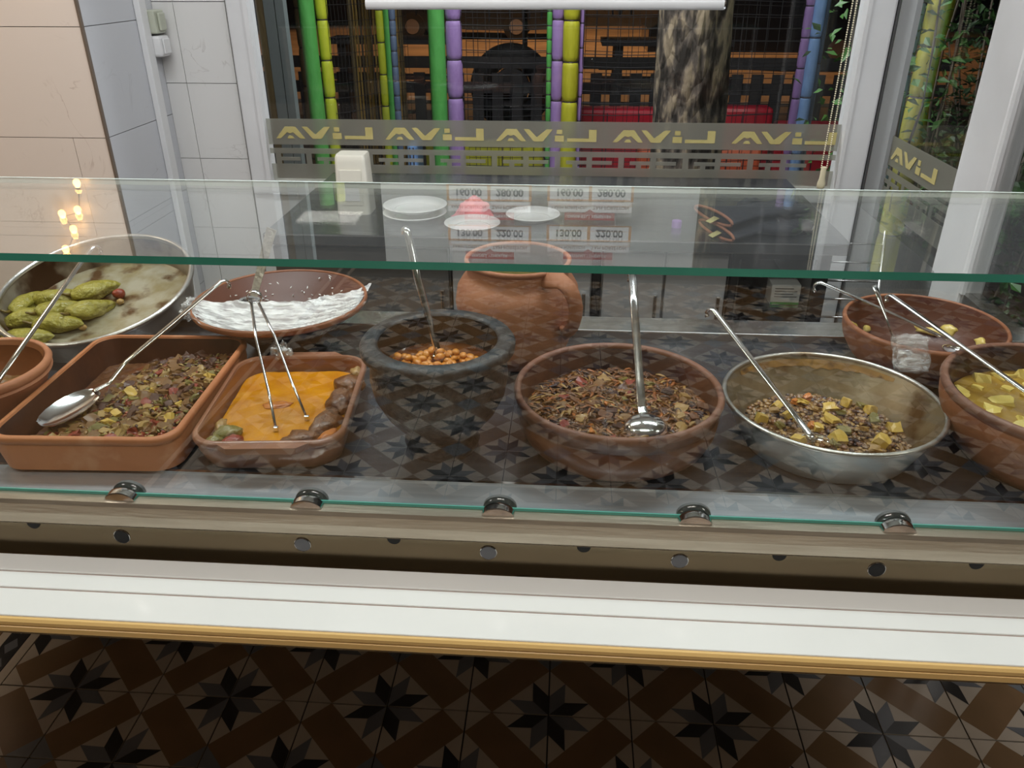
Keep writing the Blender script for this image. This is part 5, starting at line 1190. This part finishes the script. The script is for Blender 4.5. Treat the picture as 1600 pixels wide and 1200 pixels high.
# tree trunk
def bark():
    mt, nt, b = node_mat('tree_bark'); N = nt.nodes; L = nt.links
    tc = N.new('ShaderNodeTexCoord'); mp = N.new('ShaderNodeMapping'); mp.inputs['Scale'].default_value = (1, 1, .35); L.new(tc.outputs['Object'], mp.inputs[0])
    v = N.new('ShaderNodeTexVoronoi'); v.feature = 'DISTANCE_TO_EDGE'; v.inputs['Scale'].default_value = 18; L.new(mp.outputs[0], v.inputs['Vector'])
    n = N.new('ShaderNodeTexNoise'); n.inputs['Scale'].default_value = 17; n.inputs['Detail'].default_value = 10; L.new(mp.outputs[0], n.inputs['Vector'])
    cr = N.new('ShaderNodeValToRGB'); e = cr.color_ramp.elements; e[0].position = .42; e[0].color = (.035, .028, .022, 1); e[1].position = .60; e[1].color = (.42, .33, .22, 1); x = e.new(.52); x.color = (.15, .12, .095, 1); L.new(n.outputs['Fac'], cr.inputs[0]); L.new(cr.outputs[0], b.inputs['Base Color'])
    bp = N.new('ShaderNodeBump'); bp.inputs['Strength'].default_value = .7; bp.inputs['Distance'].default_value = .03; ad = N.new('ShaderNodeMath'); ad.operation = 'ADD'; L.new(v.outputs['Distance'], ad.inputs[0]); L.new(n.outputs['Fac'], ad.inputs[1]); L.new(ad.outputs[0], bp.inputs['Height']); L.new(bp.outputs[0], b.inputs['Normal']); b.inputs['Roughness'].default_value = .85
    return mt
M['bark'] = bark()
tx, ty = .705, 5.0
t = empty('tree', (tx, ty, -.02), 'thick rough barked tree trunk standing before the red mats', 'tree')
mb = MB(); n = 64; rings = []
for i in range(60):
    z = -.02+3.0*i/59; r0 = .205+.05*max(0, .5-z)**1.5
    rings.append([(tx+.03*nz(z, 4)+r0*(1+.07*nz(cos(a)*2.5, sin(a)*2.5, z*1.3)+.05*nz(cos(a)*9, sin(a)*9, z*3.5)+.025*nz(cos(a)*22, sin(a)*22, z*9))*cos(a), ty+r0*(1+.07*nz(cos(a)*2.5, sin(a)*2.5, z*1.3)+.05*nz(cos(a)*9, sin(a)*9, z*3.5))*sin(a), z) for a in [2*pi*j/n for j in range(n)]])
mb.loft(rings); mb.build('trunk', M['bark'], t, smooth=True)
# fence and shapes beyond
M['fence'] = pm('dark_fence_wood', (.035, .032, .034), .7, col2=(.05, .045, .045), scale=6)
t = empty('picket_fence', (0, 8.6, 0), 'dark picket fence at the far side of the playground', 'fence')
for k in range(36):
    x = -3.6+k*.2; MB().box(x, x+.115, 8.6, 8.63, -.02, .66+.02*nz(k, 3), c=.004).build('picket', M['fence'], t)
for z in (.46, .70): MB().box(-3.7, 3.7, 8.63, 8.67, z, z+.11).build('fence_rail', M['fence'], t)
M['rubber'] = pm('tyre_rubber', (.012, .012, .013), .7); M['carpaint'] = pm('dark_car_paint', (.02, .025, .035), .25, coat=.5)
t = empty('tyre', (-.65, 9.3, .32), 'dark tyre standing behind the picket fence', 'tyre')
mb = MB(); mb.tube([(-.65+.33*cos(a), 9.3, .44+.33*sin(a)) for a in [2*pi*i/40 for i in range(41)]], .12, .14, n=12, up=(0, 1, 0), cap=False); mb.build('tread', M['rubber'], t, smooth=True)
mb = MB(); mb.tube([(-.65, 9.22, .44), (-.65, 9.38, .44)], .2, n=24, up=(1, 0, 0)); mb.build('hub', M['fence'], t)
def car(x, y, L_, lab):
    t = empty('parked_car', (x, y, 0), lab, 'car', 'parked cars')
    pf = [(-.5, .25), (-.5, .62), (-.44, .78), (-.22, .84), (-.12, 1.28), (.16, 1.32), (.34, .88), (.48, .78), (.5, .5), (.5, .25)]
    mb = MB(); mb.loft([[(x+a*L_, y, z) for a, z in pf], [(x+a*L_, y+1.6, z) for a, z in pf]]); mb.build('body', M['carpaint'], t)
    for sx in (-.3, .3):
        for yy in (y-.06, y+1.5):
            mb = MB(); mb.tube([(x+sx*L_, yy, .31), (x+sx*L_, yy+.16, .31)], .31, n=24, up=(1, 0, 0)); w_ = mb.build('wheel', M['rubber'], t)
            mb = MB(); mb.tube([(x+sx*L_, yy-.01, .31), (x+sx*L_, yy+.01, .31)], .17, n=20, up=(1, 0, 0)); mb.build('hubcap', M['steel'], w_)
car(3.4, 15.5, 4.1, 'dark parked car far behind the tree trunk'); car(-2.6, 21, 4.2, 'dark parked car far behind the green posts')
# low tables and a fringed parasol in the dark
t = empty('fringed_parasol', (-.55, 10.2, 0), 'dark fringed parasol beyond the fence', 'parasol')
mb = MB(); mb.tube([(-.55, 10.2, .02), (-.55, 10.2, 2.4)], .03, n=8); mb.build('pole', M['fence'], t)
mb = MB(); mb.lathe([(1.25, 1.42), (1.2, 1.47), (.1, 2.3), (0, 2.32), (0, 2.28), (1.15, 1.44)], -.55, 10.2, 24); mb.build('canopy', M['fence'], t)
mb = MB()
for k in range(110):
    a = 2*pi*k/110; L_ = rnd.uniform(.10, .34); r = 1.23
    mb.tube([(-.55+r*cos(a), 10.2+r*sin(a), 1.45), (-.55+r*cos(a)+rnd.uniform(-.03, .03), 10.2+r*sin(a), 1.45-L_)], [.022, .008], n=4)
tag(mb.build('fringe', M['fence'], t), kind='stuff')
for bx, by, lab in ((1.1, 10.0, 'dark picnic table beyond the fence behind the tree'), (-2.2, 10.1, 'dark picnic table beyond the fence behind the lattice')):
    t = empty('picnic_table', (bx, by, 0), lab, 'table', 'picnic tables beyond the fence')
    MB().box(bx-.75, bx+.75, by, by+.7, .80, .85).build('table_top', M['fence'], t)
    for sx in (-.55, .55): MB().box(bx+sx-.05, bx+sx+.05, by+.1, by+.6, .02, .80).build('leg', M['fence'], t)
    for sy in (-.35, .85): MB().box(bx-.75, bx+.75, by+sy, by+sy+.25, .45, .49).build('bench_board', M['fence'], t)
t = empty('boundary_wall', (0, 26, 0), 'dark wall far behind the lit pavement', 'wall')
t2 = MB().box(-16, 16, 26, 26.3, .02, 4.5).build('wall_slab', M['fence'], t); MB().box(-16, 16, 25.9, 26.4, 4.5, 4.6).build('coping', M['fence'], t)
tag(t, kind='structure')

# climbing plants outside the side window
M['leaf'] = pm('green_leaf', (.055, .17, .03), .5, col2=(.09, .24, .05), scale=3); M['leaf_dark'] = pm('dark_leaf', (.03, .075, .02), .5, col2=(.045, .11, .03), scale=3); M['twig'] = pm('dry_twig', (.22, .18, .14), .8, col2=(.14, .11, .08), scale=12)
def vine(x, y, h, n, spread, mt, lab, seed):
    r = random.Random(seed); t = empty('climbing_plant', (x, y, -.02), lab, 'plant', 'climbing plants outside the side window')
    stems = []
    for k in range(5):
        p = Vector((x+r.uniform(-.1, .1), y+r.uniform(-.1, .1), -.02)); pts_ = [p.copy()]
        for i in range(9): p = p+Vector((r.uniform(-.09, .09)*spread*2, r.uniform(-.09, .09)*spread*2, h/9)); pts_.append(p.copy())
        mb = MB(); mb.tube(pts_, [.009*(1-.07*i) for i in range(10)], n=6); mb.build('stem', M['twig'], t, smooth=True); stems.append(pts_)
    mb = MB()
    for k in range(n):
        s_ = r.choice(stems); i = r.randrange(1, 10); f = r.random(); b = s_[i-1]+(s_[i]-s_[i-1])*f+Vector((r.gauss(0, spread*.4), r.gauss(0, spread*.4), r.gauss(0, .06)))
        d = Vector((r.uniform(-1, 1), r.uniform(-1, 1), r.uniform(-.7, .5))).normalized(); L_ = r.uniform(.035, .075); sd = d.cross(Vector((r.uniform(-1, 1), r.uniform(-1, 1), 1))).normalized()*L_*.27; up = sd.cross(d).normalized()*L_*.1
        mb.add([b, b+d*L_*.4+sd+up, b+d*L_, b+d*L_*.4-sd+up, b+d*L_*.45], [(0, 4, 1), (1, 4, 2), (2, 4, 3), (3, 4, 0)])
    tag(mb.build('foliage', mt, t), kind='stuff')
vine(1.48, 4.25, 2.3, 900, .25, M['leaf'], 'bright green climbing plant beside the blue post', 1)
vine(2.0, 4.45, 2.3, 1000, .3, M['leaf_dark'], 'dark green climbing plant behind the yellow post', 2)
vine(2.05, 3.6, 2.0, 650, .3, M['leaf_dark'], 'dark climbing plant with bare twigs beside the yellow post', 3)
vine(1.47, 3.72, 2.0, 420, .14, M['leaf'], 'green climbing plant with twigs crossing the yellow post', 7)
vine(1.75, 2.75, 1.9, 500, .25, M['leaf'], 'green climbing plant behind the white mullion', 4)
vine(2.6, 5.3, 2.4, 2200, .6, M['leaf_dark'], 'dense dark plant farthest from the side window', 5)
for k, (x0, y0, x1, y1) in enumerate(((1.80, 3.95, 1.86, 3.99), (1.88, 3.9, 1.80, 3.98))):
    mb = MB(); mb.tube([(x0, y0, -.02), ((x0+x1)/2+.03, (y0+y1)/2, 1.0), (x1, y1, 2.4)], [.016, .014, .010], n=8)
    o = mb.build('bare_stake', M['twig'], org=(x0, y0, -.02), smooth=True); tag(o, 'bare grey stake standing behind the yellow post', 'stake', 'garden stakes')
MB().box(4.4, 4.5, 1.9, 9.5, -.02, 2.2).build('garden_wall', M['fence']); tag(bpy.data.objects['garden_wall'], 'dark garden wall behind the plants', 'wall', kind='structure')
